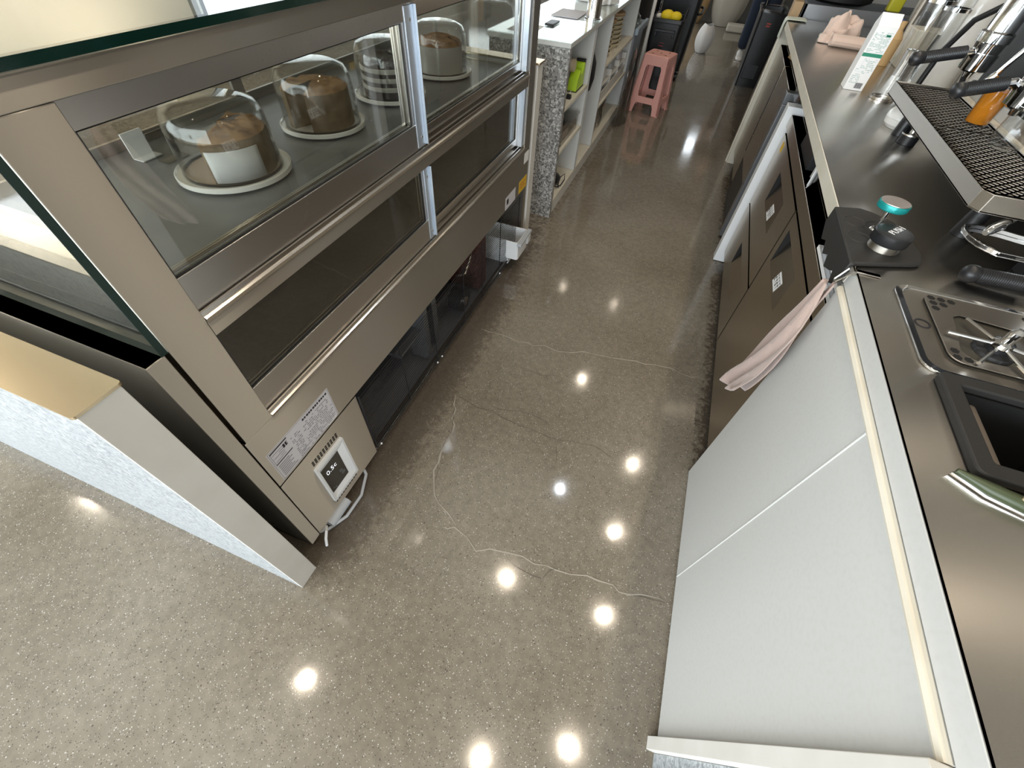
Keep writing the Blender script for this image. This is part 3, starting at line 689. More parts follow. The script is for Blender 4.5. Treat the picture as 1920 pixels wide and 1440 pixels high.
MB().box(.4915, 1.26, 2.80, 3.96, 0, .0795).build('plinth', 'black', fb)

# things kept in the gap between the fridge and the worktop
for i in range(5):
    y0 = 1.63 + i * .013
    z = .7725
    rows = []
    for j in range(5):
        a = j / 4
        rows.append([(.446 + .004 * i + .03 * math.sin(a * 2.4), y0 + .01 + a * .10 + .012 * math.sin(3 * a + i), z + k * (.058 - .004 * (i % 2))) for k in (0, .5, 1)])
    tag(MB().grid(rows).build('paper_bag', 'paper', solid=.0012), 'white paper bag, one of a bundle tucked above the fridge', 'paper bag', 'paper bags in the gap above the fridge')
tag(MB().prism([(.455, .772), (.62, .772), (.62, .852), (.455, .852)], 'y', 1.80, 2.05).build('black_box', 'black', bevel=.002), 'black box in the gap above the drawer fridge', 'box')
for i in range(3):
    tag(MB().box(.447 + .002 * i, .68, .955, 1.25 - .03 * i, .772 + i * .0125, .783 + i * .0125).build('folded_carton', 'paper' if i != 1 else 'grey_pl', bevel=.001), ('lowest', 'middle', 'topmost')[i] + ' flat folded carton in the gap under the tamping mat', 'carton', 'flat cartons in the gap')
mb = MB()
rows = []
for i in range(9):
    a = i / 8 * 2 * math.pi
    rows.append([(.53 + (.05 + .012 * math.sin(5 * a + k)) * math.cos(a) * (1.0, 1.1, .6)[k], 3.60 + (.15 + .03 * math.sin(3 * a + k)) * math.sin(a) * (1, 1.05, .6)[k], .773 + (0, .022, .045)[k] + random.uniform(-.004, .004)) for k in range(3)])
mb.grid(rows)
tag(mb.build('crumpled_paper', 'kraft', solid=.002), 'crumpled brown paper stuffed above the far fridge', 'paper')
tag(MB().prism(rbox(.46, .60, 2.50, 2.75, .02), 'z', .773, .835).build('plastic_bag', 'film', bevel=.004), 'clear plastic bag lying above the white panel', 'bag')

# knock box
kb = thing('knock_box', (.61, .553, .80), 'square black knock box let into the worktop', 'knock box')
ring(MB(), rbox(.492, .728, .455, .648, .012), rbox(hx0 + .003, hx1 - .003, hy0 + .003, hy1 - .003, .004), .9005, .914).build('rubber_rim', 'rubber', kb, bevel=.003)
mb = MB(); x0, x1, y0, y1 = hx0 + .002, hx1 - .002, hy0 + .002, hy1 - .002
mb.box(x0, x0 + .003, y0, y1, .76, .9); mb.box(x1 - .003, x1, y0, y1, .76, .9); mb.box(x0, x1, y0, y0 + .003, .76, .9); mb.box(x0, x1, y1 - .003, y1, .76, .9); mb.box(x0, x1, y0, y1, .757, .76)
mb.build('box_liner', 'black_in', kb)
MB().tube([(.553, y0 + .004, .872), (.553, y1 - .004, .872)], .0125, 18).build('knock_bar', 'bar_brown', kb)
# green handled scraper
gh = thing('bench_brush', (.60, .43, .9), 'long olive green handle with a chrome rim lying by the knock box', 'brush')
pts = [(.468, .4505), (.50, .436), (.54, .425), (.60, .416), (.70, .405), (.80, .40)]
MB().tube([(x, y, .911) for x, y in pts], [.003, .0085, .010, .0105, .0105, .009], 14).build('handle', 'olive', gh)
MB().tube([(x - .001, y - .0075 if i else y, .9040) for i, (x, y) in enumerate(pts)], [.003, .0030, .0032, .0032, .0032, .0032], 8).build('metal_rim', 'chrome', gh)
MB().tube([(.527, .4275, .9185), (.527, .4275, .922)], .003, 10).build('rivet', 'brass', gh)

# pitcher rinser
pr = thing('pitcher_rinser', (.62, .77, .9), 'steel pitcher rinser with a spoked star and drip grille', 'rinser')
outer = rbox(.480, .775, .652, .905, .030); inner = rbox(.492, .765, .664, .894, .026)
ring(MB(), outer, inner, .9003, .9045).build('tray_rim', 'chrome', pr, bevel=.0012)
MB().prism(inner, 'z', .9003, .9022).build('tray_base', 'steel_side', pr)
gp = rbox(.525, .735, .690, .882, .022, 5); n = len(gp)
cx, cy = .615, .765; circ = [(cx + .078 * math.cos(math.atan2(p[1] - cy, p[0] - cx)), cy + .078 * math.sin(math.atan2(p[1] - cy, p[0] - cx))) for p in gp]
ring(MB(), gp, circ, .9060, .9080).build('drip_grille', 'steel_side', pr, bevel=.0006)
MB().prism(gp, 'z', .9023, .9030).build('basin', 'dark_in', pr)
for sx, sy, dx, dy in ((.537, .870, 1, -1), (.537, .702, 1, 1), (.723, .870, -1, -1), (.723, .702, -1, 1)):
    mb = MB()
    for a, c_ in ((0, 0), (1, 0), (2, 0), (0, 1), (0, 2), (1, 1)):
        x = sx + dx * a * .0165; y = sy + dy * c_ * .0165
        if math.hypot(x - cx, y - cy) > .088: mb.prism([(x + (.0072) * math.cos(k * math.pi / 3), y + (.0072) * math.sin(k * math.pi / 3)) for k in range(6)], 'z', .9081, .9084)
    mb.build('corner_holes', 'black_in', pr)
hub = (.603, .748)
MB().lathe([(.001, .9035), (.030, .9035), (.027, .909), (.016, .911), (.016, .918), (.001, .919)], (*hub, 0), 28).build('hub', 'black', pr)
for i in range(6):
    a = math.radians(52 + i * 60); r1 = .072
    MB().tube([(hub[0] + .012 * math.cos(a), hub[1] + .012 * math.sin(a), .9195), (hub[0] + r1 * math.cos(a), hub[1] + r1 * math.sin(a), .9145)], .0032, 8).build('spoke', 'chrome', pr)
MB().lathe([(.001, .9192), (.015, .9192), (.015, .927), (.0095, .929), (.0092, .935), (.0085, .948), (.004, .954), (.001, .955)], (*hub, 0), 24).build('spray_nozzle', 'chrome', pr)
MB().lathe([(.010, .0), (.0135, .0), (.0135, .0006), (.010, .0006)], (.508, .785, .9023), 24, cap=False).build('emblem', 'ink', pr)

# tamping mat and tools
mt = thing('tamping_mat', (.46, 1.06, .9), 'black rubber corner tamping mat hanging over the worktop edge', 'mat')
mp = [(.404, .928), (.535, .985), (.549, .995), (.556, 1.03), (.550, 1.10), (.528, 1.165), (.487, 1.196), (.46, 1.205), (.404, 1.185)]
MB().prism(mp, 'z', .9004, .910).build('mat_body', 'rubber', mt, bevel=.003)
lip = [(.928, .9095), (.928, .868), (.955, .842), (.975, .862), (.995, .850), (1.03, .838), (1.05, .858), (1.08, .842), (1.11, .860), (1.14, .848), (1.185, .872), (1.185, .9095)]
MB().prism(lip, 'x', .4035, .4135).build('mat_lip', 'rubber', mt, bevel=.0015)
mb = MB()
for (x, y) in ((.438, 1.125), (.437, 1.05)): mb.lathe([(.020, .9098), (.022, .9112), (.0245, .9112), (.026, .9098)], (x, y, 0), 28, 0, None, cap=False)
mb.lathe([(.026, .9098), (.028, .9115), (.031, .9115), (.033, .9098)], (.487, 1.115, 0), 32, cap=False)
mb.build('mat_rings', 'rubber', mt)
tp = thing('push_tamper', (.478, 1.022, .91), 'round black push tamper with white lettering on its steel foot', 'tamper')
MB().lathe([(.001, .9103), (.0295, .9103), (.030, .912), (.030, .924), (.028, .9255), (.001, .9255)], (.478, 1.022, 0), 40).build('steel_foot', 'steel', tp)
MB().lathe([(.001, .9257), (.0345, .9257), (.0355, .928), (.0355, .945), (.034, .9475), (.027, .9485), (.001, .9485)], (.478, 1.022, 0), 40).build('cap', 'black', tp)
text_mesh('lettering', 'PUSH', .0205, basis((.481, 1.026, .9490), (.608, .794, 0), (-.794, .608, 0)), 'paper', tp)
dz = thing('distribution_tool', (.476, 1.102, .91), 'teal ringed silver disc on a chrome stem standing on the mat', 'coffee tool')
MB().lathe([(.001, .9115), (.012, .9115), (.010, .915), (.0055, .917), (.0055, .960), (.001, .960)], (.476, 1.102, 0), 20).build('stem', 'chrome', dz)
MB().lathe([(.001, .9602), (.0285, .9602), (.0300, .962), (.0305, .971), (.0295, .9735), (.001, .9735)], (.476, 1.102, 0), 40).build('teal_ring', 'teal', dz)
MB().lathe([(.001, .9737), (.0283, .9737), (.0280, .9748), (.001, .9748)], (.476, 1.102, 0), 40).build('silver_cap', 'pinkgold', dz)
# hook and hanging towel
hk = thing('towel_hook', (.42, .912, .9), 'chrome over-edge hook at the corner of the worktop', 'hook')
MB().box(.418, .462, .910, .921, .9006, .9035).build('hook_plate', 'steel', hk, bevel=.0006)
MB().tube([(.4125, .905, .901), (.4125, .926, .901)], .0048, 12).build('hook_roll', 'steel', hk)
MB().tube([(.409, .906, .899), (.397, .914, .872), (.397, .918, .868), (.397, .924, .872), (.409, .926, .899)], .0022, 8).build('wire_loop', 'chrome', hk)
L_ = [(.924, .868), (.938, .80), (.955, .735), (.981, .654), (1.006, .56), (1.040, .485), (1.052, .425), (1.035, .395)]
R_ = [(.912, .868), (.897, .82), (.875, .765), (.855, .715), (.860, .655), (.880, .58), (.900, .52), (.925, .475)]
rows = []
for i, ((ya, za), (yb, zb)) in enumerate(zip(L_, R_)):
    n = 26; row = []
    f = i / 7; amp = .008 + .020 * f
    for j in range(n + 1):
        t = j / n; y = ya + (yb - ya) * t; z = za + (zb - za) * t
        row.append((.392 - .006 * math.sin(math.pi * t) - amp * abs(math.sin(math.pi * (t * (1.6 + f) + .15 * i))) - .010 * f * math.sin(9 * t + i), y + .006 * math.sin(4 * t + i), z + .010 * f * math.sin(5 * t + 2)))
    rows.append(row)
tw = MB().grid(rows)
rows = []
for i, ((ya, za), (yb, zb)) in enumerate(zip(L_[:7], R_[:7])):     # the second fold behind
    f = i / 7
    rows.append([(.398 + .006 * math.sin(3 * j / 12 + i), ya + .012 * f + (yb - ya) * .85 * j / 12, za - .028 * f + (zb - za) * j / 12 - .02 * f) for j in range(13)])
tw.grid(rows)
tag(tw.build('hand_towel', 'cloth', solid=.004, sub=1), 'dusty pink towel hanging from the chrome hook', 'towel')

# milk carton
mc = thing('milk_carton', (.600, 2.405, .9), 'tall white and green printed carton standing on the worktop', 'carton')
x0, x1, y0, y1, z0, z1 = .566, .636, 2.370, 2.440, .9005, 1.098
MB().box(x0, x1, y0, y1, z0, z1).build('carton_body', 'paper', mc, bevel=.001)
MB().add([(x0, y0, z1), (x1, y0, z1), (x1, y1, z1), (x0, y1, z1), (x0, (y0 + y1) / 2 - .002, z1 + .035), (x1, (y0 + y1) / 2 - .002, z1 + .035), (x1, (y0 + y1) / 2 + .002, z1 + .035), (x0, (y0 + y1) / 2 + .002, z1 + .035)],
         [(0, 1, 5, 4), (1, 2, 6, 5), (2, 3, 7, 6), (3, 0, 4, 7), (4, 5, 6, 7)]).build('gable_top', 'paper', mc, smooth=0)
mb = MB(); yp = y0 - .0004
def cm(a0, a1, c0, c1, m=0): mb.box(x0 + a0, x0 + a1, yp, yp + .0003, z0 + c0, z0 + c1, m)
cm(.001, .069, .108, .119, 0)
for r in range(16):
    a = .006
    while a < .060:
        w = random.uniform(.002, .011)
        if random.random() < .72: cm(a, min(a + w, .064), .123 + r * .0038, .125 + r * .0038, 1)
        a += w + .0015
for r in range(15):
    a = .006 if r < 9 else .018
    while a < .058:
        w = random.uniform(.002, .010)
        if random.random() < (.5 if r > 5 else .75) and not (r < 7 and a > .034): cm(a, a + w, .024 + r * .0054, .0262 + r * .0054, 1)
        a += w + .0015
cm(.010, .060, .060, .0605, 1); cm(.018, .0185, .064, .100, 1); cm(.045, .060, .170, .176, 0)
for i in range(11): cm(.034 + i * .0024, .0352 + i * .0024 + (i % 3) * .0004, .008, .026, 2)
mb.build('carton_print', ['green_ink', 'green_grey', 'ink'], mc, smooth=0)
# clear acrylic dispenser tubes
for (x, y, h, lab) in ((.700, 2.315, .34, 'clear acrylic tube nearer the milk carton'), (.775, 2.375, .32, 'clear acrylic tube beside the white canister')):
    t = thing('acrylic_tube', (x, y, .9), lab, 'clear tube', 'clear acrylic tubes on the worktop')
    mb = MB(); mb.lathe([(.042, .902), (.042, .9 + h), (.0395, .9 + h), (.0395, .904)], (x, y, 0), 32, cap=False).build('tube_wall', 'dome', t)
    MB().lathe([(.0385, .9008), (.0445, .9008), (.0445, .908), (.0385, .908)], (x, y, 0), 32, cap=False).build('base_ring', 'steel_rail', t)
    MB().lathe([(.0385, .9 + h - .06), (.0435, .9 + h - .06), (.0435, .9 + h - .05), (.0385, .9 + h - .05)], (x, y, 0), 32, cap=False).build('collar', 'chrome', t)
# towel pile on a pale tray
ty = thing('serving_tray', (.68, 3.40, .9), 'pale cream oval tray under the pink cloths', 'tray')
MB().prism(rbox(.565, .835, 3.28, 3.50, .05, 8), 'z', .9005, .918).build('tray_base', 'cream_cake', ty, bevel=.006)
def crumple(name, cx, cy, z, rx, ry, h, m, label, seed, cat='cloth', grp=None):
    rnd = random.Random(seed); ph = [rnd.uniform(0, 6.28) for _ in range(6)]; rows = []
    for i in range(15):
        u = i / 14
        row = []
        for j in range(37):
            a = j / 36 * 2 * math.pi
            rr = math.sin(min(1, u * 1.25) * math.pi / 2) * (1 + .16 * math.sin(3 * a + ph[0]) + .10 * math.sin(7 * a + ph[1] + 3 * u) + .05 * math.sin(12 * a + ph[4] + 5 * u))
            zz = (1 - u ** 1.6) * h * (1 + .30 * math.sin(3 * a + ph[2]) * u + .38 * math.sin(9 * u + 2 * a + ph[3]) + .10 * math.sin(5 * a + ph[5] - 6 * u)) 
            row.append((cx + rx * rr * math.cos(a), cy + ry * rr * math.sin(a), z + max(0, zz)))
        rows.append(row)
    o = MB().grid(rows).build(name, m, smooth=80, solid=.004, sub=1); return tag(o, label, cat, grp)
crumple('folded_cloth', .655, 3.42, .921, .085, .085, .075, 'cloth_pale', 'crumpled pale pink cloth piled on the cream tray', 3)
crumple('folded_cloth', .60, 3.33, .903, .050, .055, .032, 'cloth_pale', 'small pink cloth corner drooping off the cream tray', 11)
rows = [[(.595 + .22 * i / 10, 3.238 + .03 * math.cos(a) - .02 * i / 10, .9275 + .024 * math.sin(a)) for a in [k / 12 * 2 * math.pi for k in range(13)]] for i in range(11)]
tag(MB().grid(rows).build('rolled_cloth', 'cloth_pale', solid=.003), 'rolled pale cloth along the near edge of the cream tray', 'cloth')
# far end of the worktop
sb = thing('steel_sink_box', (.80, 4.14, .86), 'grey steel sink box at the far end of the worktop', 'sink')
MB().box(.50, 1.30, 4.055, 4.075, .60, .972).box(.50, .52, 4.055, 4.50, .60, .972).box(.50, 1.30, 4.48, 4.50, .60, .972).box(1.28, 1.30, 4.055, 4.5, .60, .972).box(.50, 1.30, 4.055, 4.50, .60, .62).build('sink_wall', 'darkgrey', sb, bevel=.002)
for x in (.52, 1.26):
    for y in (4.08, 4.46): MB().box(x, x + .02, y, y + .02, 0, .60).build('leg', 'steel_side', sb)
tag(MB().lathe([(.001, .974), (.15, .974), (.19, .99), (.20, 1.04), (.19, 1.04), (.18, .995), (.001, .98)], (.72, 4.28, 0), 40).build('black_pan', 'black'), 'round black pan sitting over the steel sink box', 'pan')
tag(MB().prism(rbox(.98, 1.06, 4.12, 4.18, .012), 'z', .974, 1.16).build('detergent_bottle', 'yellow_bot', bevel=.006), 'yellow detergent bottle beside the black pan', 'bottle')
tag(MB().prism(rbox(.98, 1.06, 3.88, 3.97, .02), 'z', .9005, .97).build('blue_scoop', 'blue', bevel=.01), 'blue plastic scoop behind the pink cloths', 'scoop')
for (x, y, h, r, lab) in ((1.10, 3.92, .20, .03, 'slim steel canister left of the pair behind the carton'), (1.17, 3.80, .22, .035, 'wider steel canister behind the carton')):
    tag(MB().lathe([(.001, .9005), (r, .9005), (r, .9 + h), (r * .9, .9 + h + .006), (.001, .9 + h + .006)], (x, y, 0), 28).build('steel_canister', 'steel'), lab, 'canister')
rows = [[(.405 + .0 * k, 3.90 + .12 * k / 6, .80 + .0 * k) for k in range(7)]]
rows = []
for i, (x, z) in enumerate(((.412, .80), (.411, .85), (.411, .90), (.422, .9055), (.455, .9055), (.50, .907), (.54, .9055))):
    rows.append([(x - .002 * math.sin(k * 1.3 + i), 3.88 + .13 * k / 8 + .006 * math.sin(i + k), z + .003 * math.sin(k * 1.7 + i) * (1 if i < 2 else .3) + (.002 if i > 2 else 0)) for k in range(9)])
tag(MB().grid(rows).build('dish_cloth', 'green_cloth', solid=.004, sub=1), 'pale green cloth draped over the far worktop corner', 'cloth')
wc = thing('wooden_caddy', (.475, 4.12, .86), 'small wooden caddy at the far end of the worktop', 'caddy')
MB().box(.44, .495, 4.07, 4.20, .62, .975).build('caddy_side', 'wood', wc, bevel=.002)
MB().tube([(.462, 4.13, .98), (.470, 4.16, 1.12)], .006, 8).build('wooden_stick', 'wood', wc)
# ------------------------------------------------------------------ espresso machine
em = thing('espresso_machine', (.95, 1.53, .9), 'chrome and black two group espresso machine with a perforated drip tray', 'espresso machine')
e = lambda mb, n, m, **k: mb.build(n, m, em, **k)
e(MB().box(.82, 1.30, 1.10, 1.99, .975, 1.36), 'machine_body', 'black', bevel=.006)
e(MB().box(.80, .8195, 1.12, 1.97, .985, 1.05), 'front_plate', 'steel', bevel=.002)
e(MB().box(.80, .8195, 1.12, 1.97, 1.25, 1.34), 'button_panel', 'steel', bevel=.002)
mb = MB(); tx0, tx1, ty0, ty1, tz0, tz1 = .605, .80, 1.105, 1.97, .984, 1.020
mb.prism([(tx0, ty0 + .02), (tx0 + .015, ty0), (tx1, ty0), (tx1, ty1), (tx0, ty1)], 'z', tz0, tz0 + .004)
mb.prism([(tx0, tz0), (tx0 + .004, tz0), (tx0 + .004, tz1), (tx0, tz1)], 'y', ty0 + .02, ty1)
mb.prism([(tx0, ty0 + .02), (tx0 + .015, ty0), (tx0 + .018, ty0 + .003), (tx0 + .004, ty0 + .022)], 'z', tz0, tz1)
mb.box(tx0 + .015, tx1, ty0, ty0 + .004, tz0, tz1); mb.box(tx0, tx1, ty1 - .004, ty1, tz0, tz1)
e(mb, 'drip_tray', 'steel', bevel=.0008)
mb = MB()     # pierced grille: a lattice of flat diagonal bars
gx0, gx1, gy0, gy1, gz = tx0 + .008, tx1 - .026, ty0 + .024, ty1 - .008, 1.0125
def bar_(p, q, w=.0042):
    d = (Vector(q) - Vector(p)).normalized(); n = Vector((-d.y, d.x)) * w / 2
    mb.prism([(p[0] + n.x, p[1] + n.y), (q[0] + n.x, q[1] + n.y), (q[0] - n.x, q[1] - n.y), (p[0] - n.x, p[1] - n.y)], 'z', gz, gz + .002)
wd = gx1 - gx0; s = .0215; y = gy0 - wd
while y < gy1:
    for sg in (1, -1):
        t0, t1 = max(0, (gy0 - y) / wd), min(1, (gy1 - y) / wd)
        if t1 > t0:
            xa, xb = gx0 + wd * t0, gx0 + wd * t1
            if sg < 0: xa, xb = gx1 - wd * t0, gx1 - wd * t1
            bar_((xa, y + wd * t0), (xb, y + wd * t1))
    y += s
for y in (gy0, (gy0 + gy1) / 2, gy1): mb.box(gx0, gx1, y - .004, y + .004, gz, gz + .003)
for x in (gx0, gx1): mb.box(x - .004, x + .004, gy0, gy1, gz, gz + .003)
e(mb, 'tray_grille', 'steel')
e(MB().box(tx1 - .022, tx1 - .001, ty0 + .01, ty1 - .01, 1.010, 1.019), 'tray_rear_ledge', 'cream', bevel=.001)
for x in (.68, 1.22):
    for y in (1.2, 1.88): e(MB().lathe([(.001, .9003), (.022, .9003), (.02, .94), (.015, .984 if x < 1 else .976), (.001, .984 if x < 1 else .976)], (x, y, 0), 18), 'foot', 'black')
for y in (1.86, 1.50):
    g_ = e(MB().lathe([(.001, 1.128), (.034, 1.128), (.036, 1.150), (.040, 1.152), (.040, 1.172), (.034, 1.176), (.032, 1.30), (.001, 1.30)], (.735, y, 0), 32), 'group_head', 'chrome')
    k = MB().box(.70, .82, y - .03, y + .03, 1.24, 1.30).build('group_neck', 'chrome', em, bevel=.006); k.parent = g_
    k = MB().lathe([(.036, 1.09), (.038, 1.1275), (.034, 1.1278), (.001, 1.128)], (.735, y, 0), 32).build('screen_skirt', 'chrome', em); k.parent = g_
e(MB().tube([(.80, 1.66, 1.28), (.765, 1.655, 1.25), (.74, 1.66, 1.19), (.715, 1.675, 1.10)], [.006, .006, .006, .0055], 12), 'steam_wand', 'chrome')
e(MB().tube([(.722, 1.671, 1.115), (.714, 1.676, 1.094), (.708, 1.679, 1.07)], [.010, .012, .009], 14), 'wand_sleeve', 'chrome')
e(MB().tube([(.82, 2.0, 1.24), (.78, 2.03, 1.22), (.74, 2.08, 1.17), (.72, 2.11, 1.08), (.72, 2.12, .96)], .009, 10), 'hose', 'black')
e(MB().box(.7985, .7999, 1.44, 1.49, 1.06, 1.11).box(.7985, .7999, 1.53, 1.54, 1.06, 1.07), 'badge', 'steel_rail')
def portafilter(end, root, c, label, grp='portafilters locked into the machine'):
    t = thing('portafilter', end, label, 'portafilter', grp)
    E_, R0 = Vector(end), Vector(root); d = (R0 - E_); Ln = d.length; d.normalize()
    mb = MB(); n = 46; pts = []; rs = []
    prof = [(0, .004), (.03, .012), (.07, .0165), (.13, .0178), (.19, .0165), (.22, .0150)]
    for f, r in prof: pts.append(E_ + d * Ln * f); rs.append(r)
    for i in range(n):     # ribbed grip
        f = .24 + .70 * i / (n - 1); pts.append(E_ + d * Ln * f); rs.append(.0152 if i % 2 else .0136)
    pts.append(E_ + d * Ln * .97); rs.append(.010)
    mb.tube(pts, rs, 18); mb.build('ribbed_handle', 'black', t, smooth=50)
    Cc = Vector(c)
    MB().tube([R0 - d * .012, R0 + d * .01, Cc - (Cc - R0).normalized() * .03], [.0075, .009, .010], 12).build('handle_neck', 'chrome', t)
    MB().lathe([(.026, Cc.z - .030), (.033, Cc.z - .026), (.035, Cc.z + .012), (.031, Cc.z + .012), (.030, Cc.z - .022), (.001, Cc.z - .022)], (Cc.x, Cc.y, 0), 32, cap=False).build('basket_ring', 'chrome', t)
    MB().tube([(Cc.x, Cc.y, Cc.z - .023), (Cc.x, Cc.y, Cc.z - .045)], [.013, .009], 14).build('spout', 'chrome', t)
    return t
portafilter((.553, 1.800, 1.100), (.690, 1.842, 1.128), (.735, 1.86, 1.115), 'farther of the two black handled portafilters in the machine')
portafilter((.575, 1.476, 1.100), (.680, 1.497, 1.128), (.735, 1.50, 1.115), 'nearer of the two black handled portafilters in the machine, above the amber drink')
t = portafilter((.606, .976, .9185), (.722, .968, .926), (.79, .965, .9465), 'portafilter with a ribbed black handle lying on the worktop', None)
# grinder with its chrome chute tray
gr = thing('coffee_grinder', (.93, 1.0, .9), 'black coffee grinder with a chrome catch tray', 'grinder')
MB().box(.86, 1.08, .90, 1.085, .9005, 1.24).build('grinder_body', 'black', gr, bevel=.01)
pl = [(.855, 1.02), (.855, 1.092), (.70, 1.135), (.650, 1.137), (.628, 1.125), (.620, 1.10), (.622, 1.07), (.632, 1.045), (.66, 1.02)]
mb = MB(); ctr = (.73, 1.075)
ring(mb, pl, [(ctr[0] + (x - ctr[0]) * .94, ctr[1] + (y - ctr[1]) * .90) for x, y in pl], .944, .9515)
mb.prism(pl, 'z', .9420, .9438)
mb.build('catch_tray', 'chrome', gr, bevel=.0008)
MB().box(.74, .86, 1.04, 1.08, .9005, .9415).build('tray_bracket', 'black', gr, bevel=.002)
MB().tube([(.648, 1.083, .957), (.655, 1.089, .962), (.672, 1.103, .970), (.690, 1.118, .978), (.698, 1.125, .982)], [.006, .0095, .0105, .008, .0035], 16).build('lever_knob', 'chrome', gr)
MB().tube([(.696, 1.123, .981), (.80, 1.085, 1.015), (.86, 1.06, 1.03)], .003, 8).build('lever_rod', 'steel', gr)

# drinks on the drip tray
gl = thing('drink_glass', (.735, 1.625, 1.016), 'glass of amber drink standing on the drip tray', 'drink')
mb = MB(); mb.lathe([(.001, 1.0160), (.027, 1.0160), (.032, 1.105), (.030, 1.105), (.0255, 1.0195), (.001, 1.0195)], (.735, 1.625, 0), 32, cap=False); mb.build('glass_wall', 'dome', gl)
MB().lathe([(.001, 1.020), (.0252, 1.020), (.0292, 1.092), (.001, 1.092)], (.735, 1.625, 0), 32).build('amber_liquid', 'amber', gl)
gl = tag(MB().lathe([(.001, 1.0160), (.026, 1.0160), (.0335, 1.022), (.037, 1.05), (.035, 1.10), (.0335, 1.10), (.0355, 1.05), (.032, 1.0245), (.001, 1.020)], (.742, 1.445, 0), 36, cap=False).build('empty_glass', 'dome', smooth=60), 'empty clear round glass on the near half of the drip tray', 'glass')
# white ceramics and small tools behind
t = thing('sugar_bowl', (.700, 1.962, .9), 'white domed bowl with a lid in front of the drip tray end', 'bowl')
MB().lathe([(.001, .9005), (.048, .9005), (.058, .912), (.060, .928)], (.700, 1.962, 0), 36, cap=False).build('bowl', 'ceramic', t)
MB().lathe([(.0605, .9285), (.058, .943), (.047, .957), (.028, .966), (.001, .969)], (.700, 1.962, 0), 36, cap=False).build('lid', 'ceramic', t)
t = thing('small_tamper', (.683, 1.80, .9), 'small black tamper with a chrome handle below the drip tray', 'tamper')
MB().lathe([(.001, .9005), (.026, .9005), (.026, .925), (.001, .925)], (.683, 1.80, 0), 32).build('base', 'black', t)
MB().lathe([(.001, .9252), (.0265, .9252), (.0265, .929), (.008, .931), (.007, .945), (.010, .958), (.006, .966), (.001, .967)], (.683, 1.80, 0), 28).build('handle', 'chrome', t)
t = thing('white_canister', (.89, 2.52, .9), 'big white cylindrical canister behind the drip tray', 'canister')
MB().lathe([(.001, .9005), (.073, .9005), (.075, .905), (.075, 1.20), (.070, 1.215), (.001, 1.217)], (.89, 2.52, 0), 40).build('canister_body', 'ceramic', t)
MB().tube([(.815, 2.50, .94), (.805, 2.50, 1.0), (.812, 2.50, 1.08)], .005, 8).build('canister_tube', 'black', t)
def cup_stack(x, y, n, label, r=.042, m='paper'):
    t = thing('cup_stack', (x, y, .9), label, 'cup', 'stacked white cups behind the machine')
    for i in range(n):
        z = .9005 + i * .012
        q = MB().lathe([(r * .74, z), (r, z + .095), (r * 1.06, z + .097), (r * 1.06, z + .101), (r * .97, z + .101), (r * .72, z + .004), (.001, z + .004)], (x, y, 0), 28, cap=False).build('cup', m, t)
def cup(x, y, z, r, label):
    return tag(MB().lathe([(r * .74, z), (r, z + .095), (r * 1.06, z + .097), (r * 1.06, z + .101), (r * .97, z + .101), (r * .72, z + .004), (.001, z + .004)], (x, y, 0), 28, cap=False).build('paper_cup', 'ceramic'), label, 'cup', 'white cups stacked beside the machine')
for i in range(14): cup(1.06, 2.62, .9005 + i * .013, .048, 'white cup in the tall stack behind the machine')
t = thing('white_kettle', (1.02, 2.30, .9), 'rounded white kettle with a black handle beside the machine', 'kettle')
MB().lathe([(.001, .9005), (.085, .9005), (.09, .91), (.088, 1.08), (.075, 1.13), (.04, 1.155), (.001, 1.16)], (1.02, 2.30, 0), 40).build('kettle_body', 'ceramic', t)
MB().tube([(.95, 2.28, 1.12), (.90, 2.27, 1.10), (.885, 2.27, 1.03), (.905, 2.27, .96), (.935, 2.28, .95)], .009, 10).build('kettle_handle', 'black', t)
MB().ball((1.02, 2.30, 1.17), .015, 12).build('lid_knob', 'black', t)
t = thing('napkin_pack', (.93, 3.0, .9), 'stack of cream napkins behind the clear tubes', 'napkins')
MB().box(.86, 1.0, 2.93, 3.07, .9005, 1.04).build('napkins', 'cream', t, bevel=.004)
tag(MB().lathe([(.001, .9005), (.035, .9005), (.04, .99), (.037, .99), (.033, .905), (.001, .904)], (.86, 2.78, 0), 28, cap=False).build('steel_jug', 'chrome'), 'small chrome jug behind the clear tubes', 'jug')
tag(MB().lathe([(.001, .9005), (.03, .9005), (.03, 1.0), (.012, 1.03), (.012, 1.06), (.001, 1.06)], (.80, 2.95, 0), 24).build('syrup_bottle', 'kraft'), 'brown bottle beside the cream napkins', 'bottle')

# ------------------------------------------------------------------ open shelf unit on the left
XS = -.624
su = thing('shelf_unit', (-.80, 3.55, 0), 'open white shelf unit with a speckled terrazzo end and pale top', 'shelf unit')
q = lambda mb, n, m, **k: mb.build(n, m, su, **k)
q(MB().box(-1.05, XS + .004, 2.47, 2.508, 0, .868), 'terrazzo_end', 'terr_dark', bevel=.001)
q(MB().box(-1.06, XS + .006, 2.465, 4.62, .8685, .888), 'top_board', 'white_lam', bevel=.001)
q(MB().box(-1.06, XS + .006, 2.465, 4.62, .8885, .893), 'top_glass', 'glass_top', smooth=0)
q(MB().box(-1.05, -1.035, 2.5085, 4.60, .09, .868), 'back_board', 'white_lam')
for y0, y1 in ((3.022, 3.040), (3.055, 3.070), (3.515, 3.535), (4.582, 4.60)): q(MB().box(-1.0345, XS, y0, y1, .09, .868), 'divider', 'white_lam', bevel=.0008)
for y0, y1, z in ((2.5085, 3.0215, .60), (2.5085, 3.0215, .375), (3.5355, 4.5815, .595), (3.5355, 4.5815, .35)): q(MB().box(-1.0345, XS, y0, y1, z - .018, z), 'shelf', 'cream', bevel=.0008)
